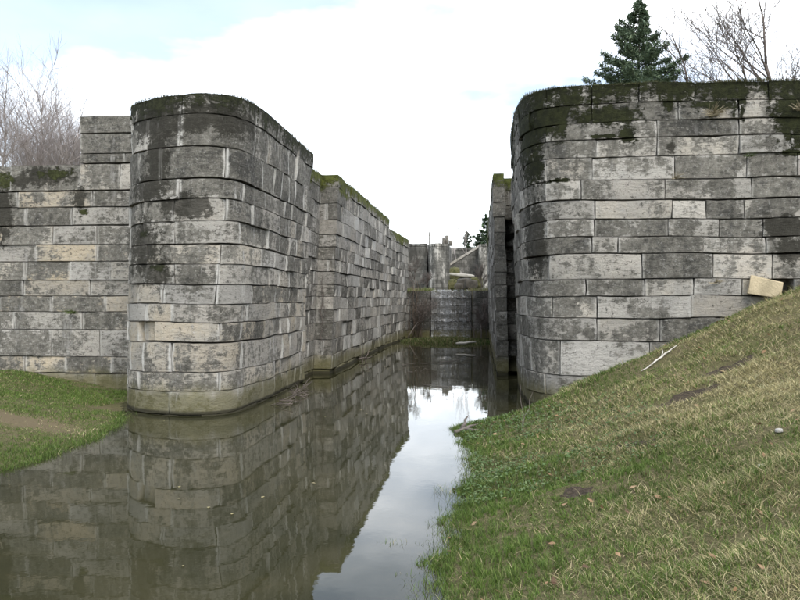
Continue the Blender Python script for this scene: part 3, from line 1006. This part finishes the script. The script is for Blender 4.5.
def conifer(loc, H, W, seed, label, group=None, n=26, needle=.17, colr=((.020, .040, .018), (.045, .075, .032), (.032, .055, .026)), dens=1.0):
    r = random.Random(seed)
    root = empty('spruce_tree', loc, label, 'tree', group)
    T, L = MB(), MB()
    b = Vector(loc)
    T.add(tube([b, b + Vector((0, 0, H * .5)), b + Vector((.05, 0, H))], [H * .016, H * .009, .015], 7))
    pos, siz = [], []
    for i in range(n):
        f = i / (n - 1)
        z = H * (.10 + .89 * f)
        rad = W / 2 * (1 - f) ** .82 * (1 if f > .05 else .8) + .12
        m = max(4, int(7 - 3 * f))
        for k in range(m):
            if r.random() < .10: continue
            a = 2 * math.pi * (k + r.random() * .8) / m
            ln = rad * r.uniform(.55, 1.18)
            p0 = b + Vector((0, 0, z))
            tip = p0 + Vector((math.cos(a) * ln, math.sin(a) * ln, -ln * .22 * (1 - f) + ln * .25 * f + r.gauss(0, .12)))
            mid = p0.lerp(tip, .5) + Vector((0, 0, -.06 * ln))
            tip2 = tip + Vector((0, 0, .10 * ln))
            L.add(tube([p0, mid, tip2], [.03 * H / 12, .018 * H / 12, .006], 3))
            cnt = int((22 + 42 * ln) * dens)
            sd = Vector((-math.sin(a), math.cos(a), 0))
            for q in range(cnt):
                g = r.uniform(.22, 1.02)
                c = (p0.lerp(mid, g * 2) if g < .5 else mid.lerp(tip2, g * 2 - 1))
                c = c + sd * r.gauss(0, .17 * ln * (1.15 - g) + .05) + Vector((0, 0, r.gauss(-.05, .07)))
                pos.append(c); siz.append(needle * r.uniform(.5, 1.2))
    T.build('trunk', mat_bark, root)
    L.build('limbs', mat_bark, root)
    pos = np.array([tuple(p) for p in pos]); siz = np.array(siz)
    c = np.array(colr)[nrng.integers(0, len(colr), len(pos))] * nrng.uniform(.7, 1.3, (len(pos), 1))
    leaves('crown', pos, siz, c, mat_leafy, root, .15, .24)
    return root


p = at_y(638, 4, 40)
g = hz(p[0], p[1])
conifer((p[0], p[1], g - .1), p[2] - g + .3, 10.4, 51, 'tall blue-green spruce rising behind the mossy right wall', n=46, needle=.14, dens=3.3,
        colr=((.070, .105, .066), (.120, .160, .092), (.088, .125, .078)))

# ------------------------------------------------------------------ upper lock far beyond the sill
t = NT('far_limestone')
P2 = t.P
bk = t.n.new('ShaderNodeTexBrick')
mp = t.n.new('ShaderNodeMapping'); mp.inputs['Rotation'].default_value = (R(90), 0, 0)
t.put(mp.inputs[0], P2); t.l.new(mp.outputs[0], bk.inputs['Vector'])
bk.inputs['Scale'].default_value = 1.0
bk.inputs['Brick Width'].default_value = 1.1; bk.inputs['Row Height'].default_value = .42; bk.inputs['Mortar Size'].default_value = .012
bk.inputs['Color1'].default_value = (.16, .155, .14, 1); bk.inputs['Color2'].default_value = (.085, .083, .075, 1); bk.inputs['Mortar'].default_value = (.04, .04, .035, 1)
ns = t.noise(t.vm('MULTIPLY', P2, (1.0, 1.0, .3)), 1.0, 5, .65)
c = t.mix(t.step(ns, .52, .68, 0, .8), bk.outputs['Color'], (.50, .48, .44))
c = t.mix(t.step(ns, .49, .38, 0, .85), c, (.035, .034, .03))
nf = t.noise(P2, 3.0, 5, .7)
c = t.mix(t.step(nf, .50, .62, 0, .7), c, (.05, .05, .042))
mat_far = t.done(t.bsdf(c, .9, t.bump(nf, .05), .2))

YF = 90.0


def wedge(name, pts, y0, y1, mat, parent, jitter=0):
    """solid with front outline pts (x,z) between two depths"""
    n = len(pts)
    V = [(a, y0, b) for a, b in pts] + [(a, y1, b) for a, b in pts]
    Fc = [tuple(range(n)), tuple(range(2 * n - 1, n - 1, -1))] + [((i + 1) % n, i, n + i, n + (i + 1) % n) for i in range(n)]
    return link(name, mesh(name, V, Fc), mat, parent)


def box_px(u0, v0, u1, v1, Y):
    a, b = at_y(u0, v0, Y), at_y(u1, v1, Y)
    return a[0], b[0], a[2], b[2]


def far_block(name, u0, u1, vt, vb, Y, dep, label, cat='wall', arc=0.0, cap=True, base=None):
    x0, x1, z1, _ = box_px(u0, vt, u1, vb, Y)
    zb = hz((x0 + x1) / 2, Y) - .5
    root = empty(name, ((x0 + x1) / 2, Y + dep / 2, zb), label, cat)
    m = 9
    fr = [(x0 + (x1 - x0) * i / m, Y - arc * math.sin(math.pi * i / m) ** .7) for i in range(m + 1)]
    poly = fr + [(x1, Y + dep), (x0, Y + dep)]
    n = len(poly)
    jr = random.Random(int(u0))
    V = [(a, b, zb) for a, b in poly] + [(a, b, z1 - .35) for a, b in poly]
    Fc = [(i, (i + 1) % n, n + (i + 1) % n, n + i) for i in range(n)] + [tuple(range(n - 1, -1, -1)), tuple(range(n, 2 * n))]
    link('wall_body', mesh(name, V, Fc), mat_far, root)
    # coping course, stone by stone
    k = 3
    for q in range(k):
        i0, i1 = q * m // k, (q + 1) * m // k
        pp = [(a, b - .06) for a, b in fr[i0:i1 + 1]]
        g = .02
        pp[0] = (pp[0][0] + g, pp[0][1]); pp[-1] = (pp[-1][0] - g, pp[-1][1])
        bb = [(pp[-1][0], Y + dep), (pp[0][0], Y + dep)]
        po = pp + bb
        nn = len(po)
        zt = z1 - jr.uniform(0, .10)
        V = [(a, b, z1 - .345) for a, b in po] + [(a, b, zt) for a, b in po]
        Fc = [(i, (i + 1) % nn, nn + (i + 1) % nn, nn + i) for i in range(nn)] + [tuple(range(nn - 1, -1, -1)), tuple(range(nn, 2 * nn))]
        link('coping_stone', mesh('coping_stone', V, Fc), mat_far, root)
    return root


far_block('wing_wall', 404, 427, 243.5, 290, YF + 2.5, 4, 'far stone wing wall of the upper lock at the left of the gap', arc=0)
far_block('stone_tower', 428.5, 449, 244, 290, YF, 9, 'far rounded stone tower of the upper lock, streaked white', 'tower', arc=1.5)
far_block('stone_pier', 478.5, 488.5, 243.5, 290, YF, 6, 'far stone pier of the upper lock beside the right chamber wall', 'pier', arc=.3)
far_block('lock_gate_wall', 447, 481, 247.5, 290, YF + 14, 2, 'far pale cross wall between the two upper lock piers', arc=0)
# sloping parapet that rises from the tower to the pier
mat_pale_stone = simple('pale_far_stone', (.24, .23, .20), (.40, .38, .34), 1.5, .9, .03, 6)
a, b = at_y(450, 263, YF + 4), at_y(480, 244.5, YF + 4)
par = empty('sloping_parapet', (a[0], YF + 4.5, a[2] - 2), 'far stone parapet sloping up towards the upper lock pier', 'parapet')
wedge('wall_body', [(a[0], hz(a[0], YF + 4) - .5), (b[0], hz(b[0], YF + 4) - .5), (b[0], b[2] - .32), (a[0], a[2] - .32)], YF + 4, YF + 5, mat_far, par)
for k in range(4):
    f0, f1 = k / 4 + .006, (k + 1) / 4 - .006
    q0 = (a[0] + (b[0] - a[0]) * f0, a[2] + (b[2] - a[2]) * f0); q1 = (a[0] + (b[0] - a[0]) * f1, a[2] + (b[2] - a[2]) * f1)
    wedge('coping_stone', [(q0[0], q0[1] - .31), (q1[0], q1[1] - .31), q1, q0], YF + 3.9, YF + 5.1, mat_pale_stone, par)
# gate posts and a rail standing on the far tower
mat_wood = simple('weathered_post', (.07, .065, .055), (.14, .13, .11), 6, .9)
for i, (u, v, w) in enumerate([(443.5, 238, .28), (446.8, 235.5, .32), (450.3, 240.5, .26)]):
    q = at_y(u, v, YF + 1.2)
    zb = at_y(u, 244, YF)[2] - .14
    m = MB(); m.add(tube([(q[0], YF + 1.2, zb), (q[0] + .03, YF + 1.2, (zb + q[2]) / 2), (q[0], YF + 1.2, q[2])], [w * .8, w * .72, w * .6], 6))
    o = m.build('mooring_post', mat_wood)
    tag(o, ['leftmost short dark post on the far tower', 'tallest dark post on the far tower', 'rightmost dark post at the edge of the far tower'][i], 'post', 'dark posts on the far tower')
# utility pole
q = at_y(429.5, 232, 120)
pole = empty('utility_pole', (q[0], 120, hz(q[0], 120)), 'thin distant utility pole with crossarm above the far walls', 'pole')
m = MB(); m.add(tube([(q[0], 120, hz(q[0], 120) - .3), (q[0], 120, q[2])], [.14, .10], 6)); m.build('shaft', mat_wood, pole)
m = MB(); m.add(tube([(q[0] - .9, 120, q[2] - .5), (q[0] + .9, 120, q[2] - .5)], [.07, .07], 4)); m.build('crossarm', mat_wood, pole)
# far trees
for i, (u, v, Y, W, sd, lb) in enumerate([(467, 231, 125, 5.5, 61, 'small distant spruce above the far cross wall'), (486, 214, 112, 8.0, 62, 'dark distant spruce beside the right chamber wall'), (478, 236, 132, 6.0, 63, 'low distant spruce between the other two far spruces'), (496, 200, 104, 8, 64, 'tall distant spruce mostly hidden by the right chamber wall')]):
    q = at_y(u, v, Y); g = hz(q[0], Y)
    conifer((q[0], Y, g - .1), q[2] - g, W, sd, lb, 'distant spruces beyond the upper lock', n=18, needle=.42, dens=.45)
for i, (u, v, Y, sd, lb) in enumerate([(457, 212, 100, 71, 'faint thin bare sapling above the far posts'), (465, 214, 104, 72, 'faint thin bare sapling above the small distant spruce')]):
    q = at_y(u, v, Y); g = hz(q[0], Y)
    bare_tree((q[0], Y, g - .1), (q[2] - g) * 1.05, .45, sd, lb, 'thin saplings beyond the upper lock', .07, 3, .012, fork=.45, kids=2)


# boulders, slabs and rubble in the upper channel
def rock(name, loc, size, seed, mat, label, cat='rock', group=None, flat=1.0, rot=0.0, sub=3):
    import bmesh
    bm = bmesh.new()
    bmesh.ops.create_icosphere(bm, subdivisions=sub, radius=1)
    r = random.Random(seed)
    off = Vector((r.random() * 50, r.random() * 50, r.random() * 50))
    for v in bm.verts:
        p = v.co.copy()
        q = Vector((max(-.62, min(.62, p.x)), max(-.62, min(.62, p.y)), max(-.55, min(.55, p.z)))) / .72     # blocky
        q *= 1 + .22 * mnoise.noise(p * 1.3 + off) + .08 * mnoise.noise(p * 4 + off)
        q = q * .55 + p * .45
        v.co = Vector((q.x * size[0], q.y * size[1], q.z * size[2]))
    me = bpy.data.meshes.new(name); bm.to_mesh(me); bm.free()
    me.polygons.foreach_set('use_smooth', [True] * len(me.polygons))
    o = link(name, me, mat)
    o.location = loc; o.rotation_euler = (r.uniform(-.1, .1), r.uniform(-.1, .1), rot)
    return tag(o, label, cat, group)


mat_rock = simple('dark_boulder', (.025, .022, .018), (.075, .068, .055), 3, .92, .03, 14)
mat_mossrock = simple('mossy_mound', (.035, .042, .014), (.12, .11, .05), 5, .95, .15, 9)
for i, (u, v, Y, s, m, lb) in enumerate([(464, 284, 49, (.50, .45, .42), mat_rock, 'largest dark boulder above the waterfall lip'), (471, 285, 47, (.42, .4, .36), mat_rock, 'dark boulder right of the largest one above the lip'),
                                          (459, 287, 46, (.30, .3, .26), mat_rock, 'small dark boulder left of the largest one at the lip'), (476, 283, 52, (.5, .45, .45), mat_mossrock, 'mossy boulder at the right above the lip'),
                                          (453, 285, 55, (.40, .5, .45), mat_mossrock, 'olive mossy boulder left of the dark boulders above the lip'), (455, 274, 76, (.55, .9, .8), mat_mossrock, 'green mossy mound below the sloping parapet')]):
    q = at_y(u, v, Y)
    g = hz(q[0], Y)
    rock('boulder', (q[0], Y, max(g + s[2] * .35, q[2])), s, 80 + i, m, lb, 'boulder', 'boulders above the waterfall')
q = at_y(462, 275.5, 62)
slab = rock('stone_slab', (q[0], 62, q[2]), (1.15, .5, .16), 91, mat_pale_stone, 'flat pale slab lying above the dark boulders', 'slab')
rock('boulder', (q[0] + .3, 62.2, (q[2] + hz(q[0], 62)) / 2 - .1), (.7, .5, max(.3, (q[2] - hz(q[0], 62)) / 2 + .1)), 92, mat_rock, 'dark boulder carrying the flat pale slab', 'boulder', 'boulders above the waterfall')
for i, (x, y, z, h_, lb) in enumerate([(-3.3, 40.4, 2.38, 1.5, 'brown leafless shrub on the sill left of the waterfall'), (-2.75, 41.2, 2.35, 1.0, 'low leafless shrub just left of the waterfall lip'), (.05, 40.6, 2.38, 1.3, 'brown leafless shrub on the sill right of the waterfall'),
                                       (-3.5, 37.9, .02, 2.2, 'tall leafless shrub at the foot of the sill in the left corner'), (.05, 37.9, .02, 1.9, 'leafless shrub at the foot of the sill in the right corner')]):
    bare_tree((x, y, z), h_ * 1.5, .9, 300 + i, lb, 'leafless shrubs around the waterfall', .03, 4, .006, mat2=mat_twig_dark, fork=.30, kids=3, name='shrub', cat='shrub')
# scrub on the sill top
n = 2600
x = nrng.uniform(-3.8, .6, n); y = nrng.uniform(38.9, 42.5, n)
k = (np.abs(x + 1.45) > .95) | (nrng.random(n) < .10) & (y > 39.6)
x, y = x[k], y[k]
zz = np.where(y < 40.4, 2.39, hN(x, y))
isd = nrng.random(len(x)) < .6
c = np.where(isd[:, None], STRAW[nrng.integers(0, 4, len(x))] * .7, GREEN[nrng.integers(0, 4, len(x))])
tag(blades('sill_grass', np.stack([x, y, zz], 1), nrng.uniform(.08, .30, len(x)), np.full(len(x), .022), nrng.uniform(.3, 1, len(x)), c, mat_blade), 'dry grass growing along the top of the sill', 'grass', kind='stuff')

# ------------------------------------------------------------------ grassy islet at the foot of the waterfall
IX, IY = -1.55, 36.4
V, Fc = [(IX, IY, .20)], []
rings, segs = 6, 40
for j in range(1, rings + 1):
    for i in range(segs):
        a = 2 * math.pi * i / segs
        f = j / rings
        rx = 2.25 * (1 + .12 * math.sin(a * 3 + 1) + .08 * math.sin(a * 7)); ry = 1.75 * (1 + .15 * math.sin(a * 2 + 2) + .08 * math.sin(a * 6))
        V.append((IX + rx * f * math.cos(a), IY + ry * f * math.sin(a), .20 * (1 - f ** 1.6) - .10 * f ** 3 + .03 * math.sin(a * 5 + j)))
for i in range(segs):
    Fc.append((0, 1 + i, 1 + (i + 1) % segs))
for j in range(rings - 1):
    for i in range(segs):
        a0, b0 = 1 + j * segs + i, 1 + j * segs + (i + 1) % segs
        Fc.append((a0, a0 + segs, b0 + segs, b0))
tag(link('islet', mesh('islet', V, Fc, True), mat_ground), kind='structure')
n = 9000
a = nrng.uniform(0, 2 * np.pi, n); f = np.sqrt(nrng.random(n)) * .97
x, y = IX + 2.2 * f * np.cos(a), IY + 1.7 * f * np.sin(a)
c = np.where((nrng.random(n) < .3)[:, None], STRAW[nrng.integers(0, 4, n)] * .55, GREEN[nrng.integers(0, 4, n)] * .6)
tag(blades('islet_grass', np.stack([x, y, .18 * (1 - f ** 1.6) - .02], 1), nrng.uniform(.05, .17, n), np.full(n, .02), nrng.uniform(.3, 1, n), c, mat_blade), 'low green growth on the mud islet below the waterfall', 'grass', kind='stuff')
rr2 = random.Random(8)
for i, (u, v, ln, an, lb) in enumerate([(466, 343, .8, .1, 'pale bleached log on the islet below the waterfall')]):
    q = at_z(u, v, .22)
    m = MB(); m.add(tube(wiggle((q[0] - ln / 2, q[1] - an, .2), (q[0] + ln / 2, q[1] + an, .26), 5, .02, rr2), [.04, .05, .05, .045, .04, .03], 7))
    tag(m.build('log', mat_pale), lb, 'log')

# brown vines that hang at the far chamber corner and in the left gate recess
def vine(name, pts_list, rad, mat, label, leafy=0):
    m = MB()
    for pts in pts_list:
        m.add(tube(pts, [rad] * len(pts), 4))
    return tag(m.build(name, mat), label, 'vine')


rv = random.Random(12)
vl = []
for k in range(16):
    x0, y0 = rv.uniform(-3.50, -2.85), rv.uniform(38.2, 38.6)
    z1 = rv.uniform(1.2, 3.0)
    vl.append(wiggle((x0, y0, .0), (x0 + rv.gauss(0, .15), 38.62, z1), 7, .05, rv))
vine('dry_vine', vl, .014, simple('vine_bark', (.06, .046, .035), (.11, .085, .065), 5, .9), 'tangle of brown dry stems in the far left chamber corner')
vl = [wiggle((-4.20 + .043 * z0, 20.42, z0), (-4.28 + .043 * z1, 20.44, z1), 9, .025, rv) for z0, z1 in ((.6, 2.6), (1.0, 2.3), (.7, 1.8), (1.5, 2.9))]
vine('dry_vine', vl, .006, mat_twig_dark, 'pale dry stems hanging in the left gate recess')
vl = []
for k in range(9):
    x0 = rv.uniform(-.35, .35)
    vl.append(wiggle((x0, rv.uniform(37.6, 38.4), .05), (x0 + rv.gauss(0, .3), 38.5, rv.uniform(1.0, 2.3)), 7, .06, rv))
vine('dry_vine', vl, .011, mat_twig_dark, 'brown dry stems against the sill right of the waterfall')

# ------------------------------------------------------------------ small things on the right bank and in the water
# loose cream stone in the wall gap
mat_cream = simple('fresh_cream_stone', (.34, .29, .19), (.50, .42, .28), 4, .9, .012, 30)


def chunk(name, loc, dims, rot, seed, mat, label, cat):
    r = random.Random(seed)
    a, b, c_ = (q / 2 for q in dims)
    V, Fc = [], []
    import bmesh
    bm = bmesh.new()
    bmesh.ops.create_cube(bm, size=2)
    for v in bm.verts:
        v.co = Vector((v.co.x * a * r.uniform(.82, 1.08), v.co.y * b, v.co.z * c_ * r.uniform(.78, 1.08)))
    bmesh.ops.bevel(bm, geom=list(bm.edges), offset=min(dims) * .035, segments=1, affect='EDGES')
    for v in bm.verts: v.co += Vector((r.gauss(0, .006), r.gauss(0, .006), r.gauss(0, .006)))
    me = bpy.data.meshes.new(name); bm.to_mesh(me); bm.free()
    o = link(name, me, mat); o.location = loc; o.rotation_euler = rot
    return tag(o, label, cat)


zc_ = (zRT[10] + zRT[11]) / 2
q = at_y(766, 286.5, 13.75)
chunk('loose_stone', (q[0], 13.90, q[2] - .0), (.50, .44, .30), (R(4), R(10), R(-8)), 5, mat_cream, 'pale cream broken stone jutting out of the right wall above the grass', 'stone')

# bleached branch lying on the bank below the wall
def on_bank(u, v, lift=0.02):
    """first ground point along a direction of the photograph"""
    xc = (u - HU) / F
    for t_ in np.arange(1.5, 16, .01):
        x, y, z = t_ * (xc * CT - ST), t_ * (xc * ST + CT), CH - (v - HV) / F * t_
        if z < hz(x, y): return (x, y, hz(x, y) + lift)
    return (x, y, hz(x, y) + lift)


a, b, c3 = on_bank(641, 373, .03), on_bank(662, 361, .06), on_bank(677, 349, .05)
br = random.Random(2)
m = MB()
pts = wiggle(a, b, 4, .012, br)[:-1] + wiggle(b, c3, 4, .012, br)
m.add(tube(pts, [.006, .009, .011, .013, .014, .013, .012, .010, .007], 6))
m.add(tube(wiggle(b, Vector(b) + Vector((.03, .12, .10)), 3, .008, br), [.010, .008, .006, .003], 5))
tag(m.build('fallen_branch', mat_pale), 'bleached white branch lying on the grass slope below the right wall', 'branch')

q = on_bank(779, 433, .018)
rock('pebble', q, (.034, .026, .022), 44, simple('white_pebble', (.30, .29, .265), (.42, .41, .38), 30, .9, .01, 60), 'small white stone in the dry grass at far right', 'stone', sub=2)
q = on_bank(762, 469, .02)
rock('pebble', q, (.03, .025, .02), 45, mat_pale, 'tiny pale stone below the white one on the right slope', 'stone', sub=2)

# bare soil scars with dark loose earth
mat_soil = simple('dark_loose_soil', (.030, .023, .016), (.075, .058, .04), 30, .95, .03, 50)


def soil(u, v, rx, ry, seed, label):
    cx, cy = u, v
    r = random.Random(seed)
    V, Fc = [], []
    segs, rings = 22, 4
    V.append((cx, cy, hz(cx, cy) + .022))
    ph = [r.uniform(0, 6) for _ in range(4)]
    for j in range(1, rings + 1):
        for i in range(segs):
            aa = 2 * math.pi * i / segs
            f = j / rings * (1 + .25 * math.sin(aa * 2 + ph[0]) + .15 * math.sin(aa * 5 + ph[1]))
            x, y = cx + rx * f * math.cos(aa), cy + ry * f * math.sin(aa)
            V.append((x, y, hz(x, y) + (.018 + r.uniform(0, .015)) * (1 - (j / rings) ** 2) - (.012 if j == rings else 0)))
    for i in range(segs): Fc.append((0, 1 + i, 1 + (i + 1) % segs))
    for j in range(rings - 1):
        for i in range(segs):
            a0, b0 = 1 + j * segs + i, 1 + j * segs + (i + 1) % segs
            Fc.append((a0, a0 + segs, b0 + segs, b0))
    tag(link('soil_patch', mesh('soil_patch', V, Fc, True), mat_soil), label, 'soil', 'bare soil scars in the right bank', kind='structure')


for (sx, sy, sr_), lb in zip(SCARS, ['dark bare earth scar high on the right bank', 'small dark earth scar in the middle of the right bank', 'dark earth scar low on the right bank near the water', 'dark earth scar just above the largest one on the right bank']):
    soil(sx, sy, sr_ * .85, sr_ * .45, int(sr_ * 100), lb)

# fallen leaves on the bank
mat_leaf = simple('dead_leaf', (.15, .09, .05), (.30, .20, .115), 9, .8)
lv = [(0, -.5, 0), (.22, -.30, .05), (.34, 0, .10), (.18, .28, .06), (0, .55, .02), (-.18, .28, .07), (-.34, 0, .11), (-.22, -.30, .04), (0, 0, -.02)]
lf = [(8, i, (i + 1) % 8) for i in range(8)]
lme = mesh('fallen_leaf', lv, lf, True)
lme.materials.append(mat_leaf)
lr = random.Random(14)
for (u, v) in [(521, 438), (523, 447), (519, 441), (540, 436), (549, 478), (553, 589), (552, 549), (565, 509), (590, 505), (658, 502), (762, 574), (712, 562), (601, 470), (690, 480), (640, 520), (705, 590), (486, 450), (618, 560), (530, 520), (744, 510)]:
    q = on_bank(u, v, .035)
    o = bpy.data.objects.new('fallen_leaf', lme)
    s = lr.uniform(.05, .085)
    o.location = q; o.scale = (s, s, s); o.rotation_euler = (lr.uniform(-.5, .5), lr.uniform(-.4, .4), lr.uniform(0, 6.3))
    col.objects.link(o)
    tag(o, 'curled brown dead leaf lying in the grass of the right bank', 'leaf', 'dead leaves on the right bank')

# dry plants rooted in the walls
def wall_plant(loc, n, ln, colset, seed, label, down=.5, mat=mat_blade):
    root = empty('wall_plant', loc, label, 'plant')
    b = np.repeat(np.array([loc], float), n, 0) + nrng.normal(0, .012, (n, 3)) * np.array([3, .3, 1])
    V, Fc, cc = [], [], []
    r = random.Random(seed)
    m = MB()
    for i in range(n):
        a = r.uniform(-1.3, 1.3)
        d = Vector((math.sin(a), -.55, math.cos(a) * .8)).normalized()
        p = Vector(b[i]); pts = [p]
        L_ = ln * r.uniform(.5, 1.1)
        for k in range(4):
            d = (d + Vector((0, -.05, -.30 * down))).normalized(); p = p + d * L_ / 4; pts.append(p)
        m.add(tube(pts, [.006, .005, .004, .003, .0015], 3))
    m.build('stems', colset, root)
    return root


mat_green_stem = simple('green_stem', (.05, .08, .02), (.10, .13, .04), 9, .8)
wall_plant(at_y(712, 116, 13.84), 60, .32, mat_straw, 1, 'dry straw-coloured tuft growing out of the upper right wall')
wall_plant(at_y(676, 178, 13.84), 14, .20, mat_straw, 2, 'small dry sprig in a joint of the right wall below the tuft')
wall_plant(at_y(748, 157, 13.84), 16, .14, mat_green_stem, 3, 'small green sprig in a joint near the right end of the wall')
wall_plant(at_y(798, 110, 13.84), 24, .30, mat_straw, 4, 'dry sprig at the right photo edge under the moss')
wall_plant(at_y(73, 313, 15.93), 40, .20, mat_green_stem, 5, 'small green plant rooted in the left wing wall')
wall_plant(at_y(715, 283, 13.84), 16, .18, mat_straw, 6, 'brown sprig hanging in a joint above the grass slope')

# moss fringe on copings: tiny upright and hanging blades
def fringe(path, zt, lean, parent, n, s_rng, hmax, colr, wid=.008, depth=.5):
    s = nrng.uniform(*s_rng, n)
    o = -nrng.random(n) ** 2 * depth + .012
    xy = np.array([path.at(a, b) for a, b in zip(s, o)])
    x = xy[:, 0] + np.array([lean(q[0], q[1], zt) for q in xy])
    cl = np.clip(.5 + .8 * fbm(x * 3 + xy[:, 1], xy[:, 1] * 3, 2), .12, 1.2)
    cc = np.array(colr)[nrng.integers(0, len(colr), n)] * nrng.uniform(.7, 1.3, (n, 1))
    ob = blades('moss_fringe', np.stack([x, xy[:, 1], np.full(n, zt - .02)], 1), nrng.uniform(.3, 1, n) * hmax * cl + .015, np.full(n, wid), nrng.uniform(.2, 1.0, n), cc, mat_blade, parent)
    ob['kind'] = 'stuff'


MOSSC = [(.030, .036, .012), (.050, .055, .018), (.09, .085, .04)]
fringe(pRT, zRT[0], leanR, right_tower, 14000, (.3, pRT.L), .10, MOSSC)
fringe(pLT, zLT[0], leanL, left_tower, 5000, (.5, pLT.L - .3), .05, MOSSC)
fringe(pCL, 5.30, leanLc, left_chamber, 3500, (.1, 14.8), .09, [(.06, .07, .015), (.09, .09, .03)], .012)

# driftwood, twigs and plants in the water
def twig(name, pts, r0, mat, label, cat='twig', group=None):
    m = MB()
    for pp in pts:
        k = len(pp)
        m.add(tube(pp, [r0 * (1 - .7 * i / (k - 1)) for i in range(k)], 5))
    return tag(m.build(name, mat), label, cat, group)


tr_ = random.Random(77)
W = lambda u, v, z=.01: Vector(at_z(u, v, z))
twig('driftwood', [wiggle(W(402, 365, .03), W(440, 362, .04), 5, .03, tr_) , wiggle(W(440, 362, .04), W(497, 356, .05), 6, .04, tr_), wiggle(W(497, 356, .05), W(520, 347, .25), 4, .02, tr_)], .010, mat_bark, 'long thin branch floating across the far water', 'branch')
twig('driftwood', [wiggle(W(408, 372), W(432, 370), 5, .03, tr_), wiggle(W(415, 371), W(424, 366), 3, .02, tr_)], .009, mat_bark, 'short twig floating left of the sky reflection')
twig('driftwood', [wiggle(W(424, 385), W(462, 388), 5, .02, tr_)], .008, mat_bark, 'thin twig floating at the edge of the sky reflection')
twig('driftwood', [wiggle(W(455, 432, .02), W(478, 424, .10), 5, .015, tr_), wiggle(W(462, 428, .05), W(468, 416, .22), 3, .01, tr_), wiggle(W(460, 430, .02), W(486, 430, .05), 4, .015, tr_)], .035, mat_bark, 'mossy rotten stump snag lying at the tip of the right bank', 'snag')
db = []
for k in range(34):
    s = tr_.uniform(0, 1)
    c0 = W(276 + 26 * s, 404 - 18 * s, .03) + Vector((tr_.uniform(.02, .32), tr_.gauss(0, .2), 0))
    dd = Vector((tr_.gauss(0, 1), tr_.gauss(0, 1), tr_.gauss(.1, .25))).normalized() * tr_.uniform(.12, .35)
    db.append([c0 - dd, c0 + Vector((0, 0, .02)), c0 + dd])
twig('driftwood', db, .009, mat_twig_dark, 'heap of brown twigs caught against the foot of the left tower', 'twigs')
twig('driftwood', [wiggle((-3.75, 24.6, -.1), (-3.68, 24.5, .45), 4, .02, tr_), wiggle((-3.72, 24.9, -.1), (-3.6, 25.2, .35), 4, .02, tr_), wiggle((-3.8, 24.4, .1), (-3.5, 25.3, .12), 4, .02, tr_)], .03, mat_twig_dark, 'dark snag standing at the foot of the left chamber wall', 'snag')
twig('driftwood', [wiggle(W(523, 432, .28), W(521, 385, .75), 5, .02, tr_), wiggle(W(523, 425, .3), W(533, 392, .7), 4, .02, tr_), wiggle(W(528, 410, .3), W(560, 411, .3), 4, .01, tr_)],   .005, mat_twig_dark, 'thin dry weed stalks at the corner of the right bank and tower', 'weed')


def tuft(loc, n, h, spread, label, dry=.2, group=None, name='grass_tuft'):
    b = np.repeat(np.array([loc], float), n, 0)
    b[:, :2] += np.clip(nrng.normal(0, spread, (n, 2)), -spread * 1.3, spread * 1.3) * np.array([1.4, 1.0])
    c = np.where((nrng.random(n) < dry)[:, None], STRAW[nrng.integers(0, 4, n)], GREEN[nrng.integers(0, 4, n)])
    return tag(blades(name, b, nrng.uniform(.4, 1, n) * h, np.full(n, .004), nrng.uniform(.2, .9, n), c, mat_blade), label, 'grass', group)


GT = 'grass tufts standing in the water'
tuft(at_z(445, 494, -.02), 40, .16, .06, 'grass tuft standing in the water halfway along the sky reflection', .3, GT)
tuft(at_z(447, 534, -.02), 55, .12, .03, 'grass tuft standing in the water nearest the right bank edge', .2, GT)
tuft(at_z(397, 546, -.02), 22, .07, .05, 'small sparse tuft in the open water near the left reflection', .2, GT)
tuft(at_z(380, 545, -.02), 8, .05, .02, 'tiny tuft left of the sparse one in the open water', .2, GT)
tuft(at_z(421, 546, -.02), 10, .06, .03, 'tiny tuft right of the sparse one in the open water', .2, GT)
tuft(at_z(400, 577, -.02), 10, .05, .03, 'lowest tiny tuft near the bottom of the water', .2, GT)
# sedge fringe where the bank meets the water
n = 4500
y = nrng.uniform(4, 13.2, n)
x = np.interp(y, *SR) + nrng.normal(-.03, .09, n)
k = hN(x, y) > -.08
x, y = x[k], y[k]; n = len(x)
c = GREEN[nrng.integers(0, 4, n)] * nrng.uniform(.7, 1.2, (n, 1))
tag(blades('shore_grass', np.stack([x, y, np.maximum(hN(x, y), -.03)], 1), nrng.uniform(.04, .11, n), np.full(n, .005), nrng.uniform(.3, 1, n), c, mat_blade), 'ragged wet grass edge along the right shore', 'grass', kind='stuff')
n = 2500
y = nrng.uniform(7, 13.2, n)
x = np.interp(y, *SL) + nrng.normal(0, .10, n)
c = GREEN[nrng.integers(0, 4, n)] * nrng.uniform(.6, 1.1, (n, 1))
tag(blades('shore_grass', np.stack([x, y, np.maximum(hN(x, y), -.03)], 1), nrng.uniform(.03, .08, n), np.full(n, .007), nrng.uniform(.3, 1, n), c, mat_blade), 'ragged wet grass edge along the left shore', 'grass', kind='stuff')
# specks of leaf and seed floating on the pond
n = 420
x = nrng.uniform(-5.2, -.3, n); y = nrng.uniform(4.5, 33, n)
k = (hN(x, y) < -.03) & ((y > 20) | (fbm(x, y, 6) > .3)) & ~((x < -3.9) & (y > 12.5))
x, y = x[k], y[k]
c = STRAW[nrng.integers(0, 4, len(x))] * .8
tag(leaves('floating_specks', np.stack([x, y, np.full(len(x), .004)], 1), nrng.uniform(.012, .035, len(x)), c, mat_leafy, None, 20), 'scattered leaf specks floating on the pond', 'leaves', kind='stuff')
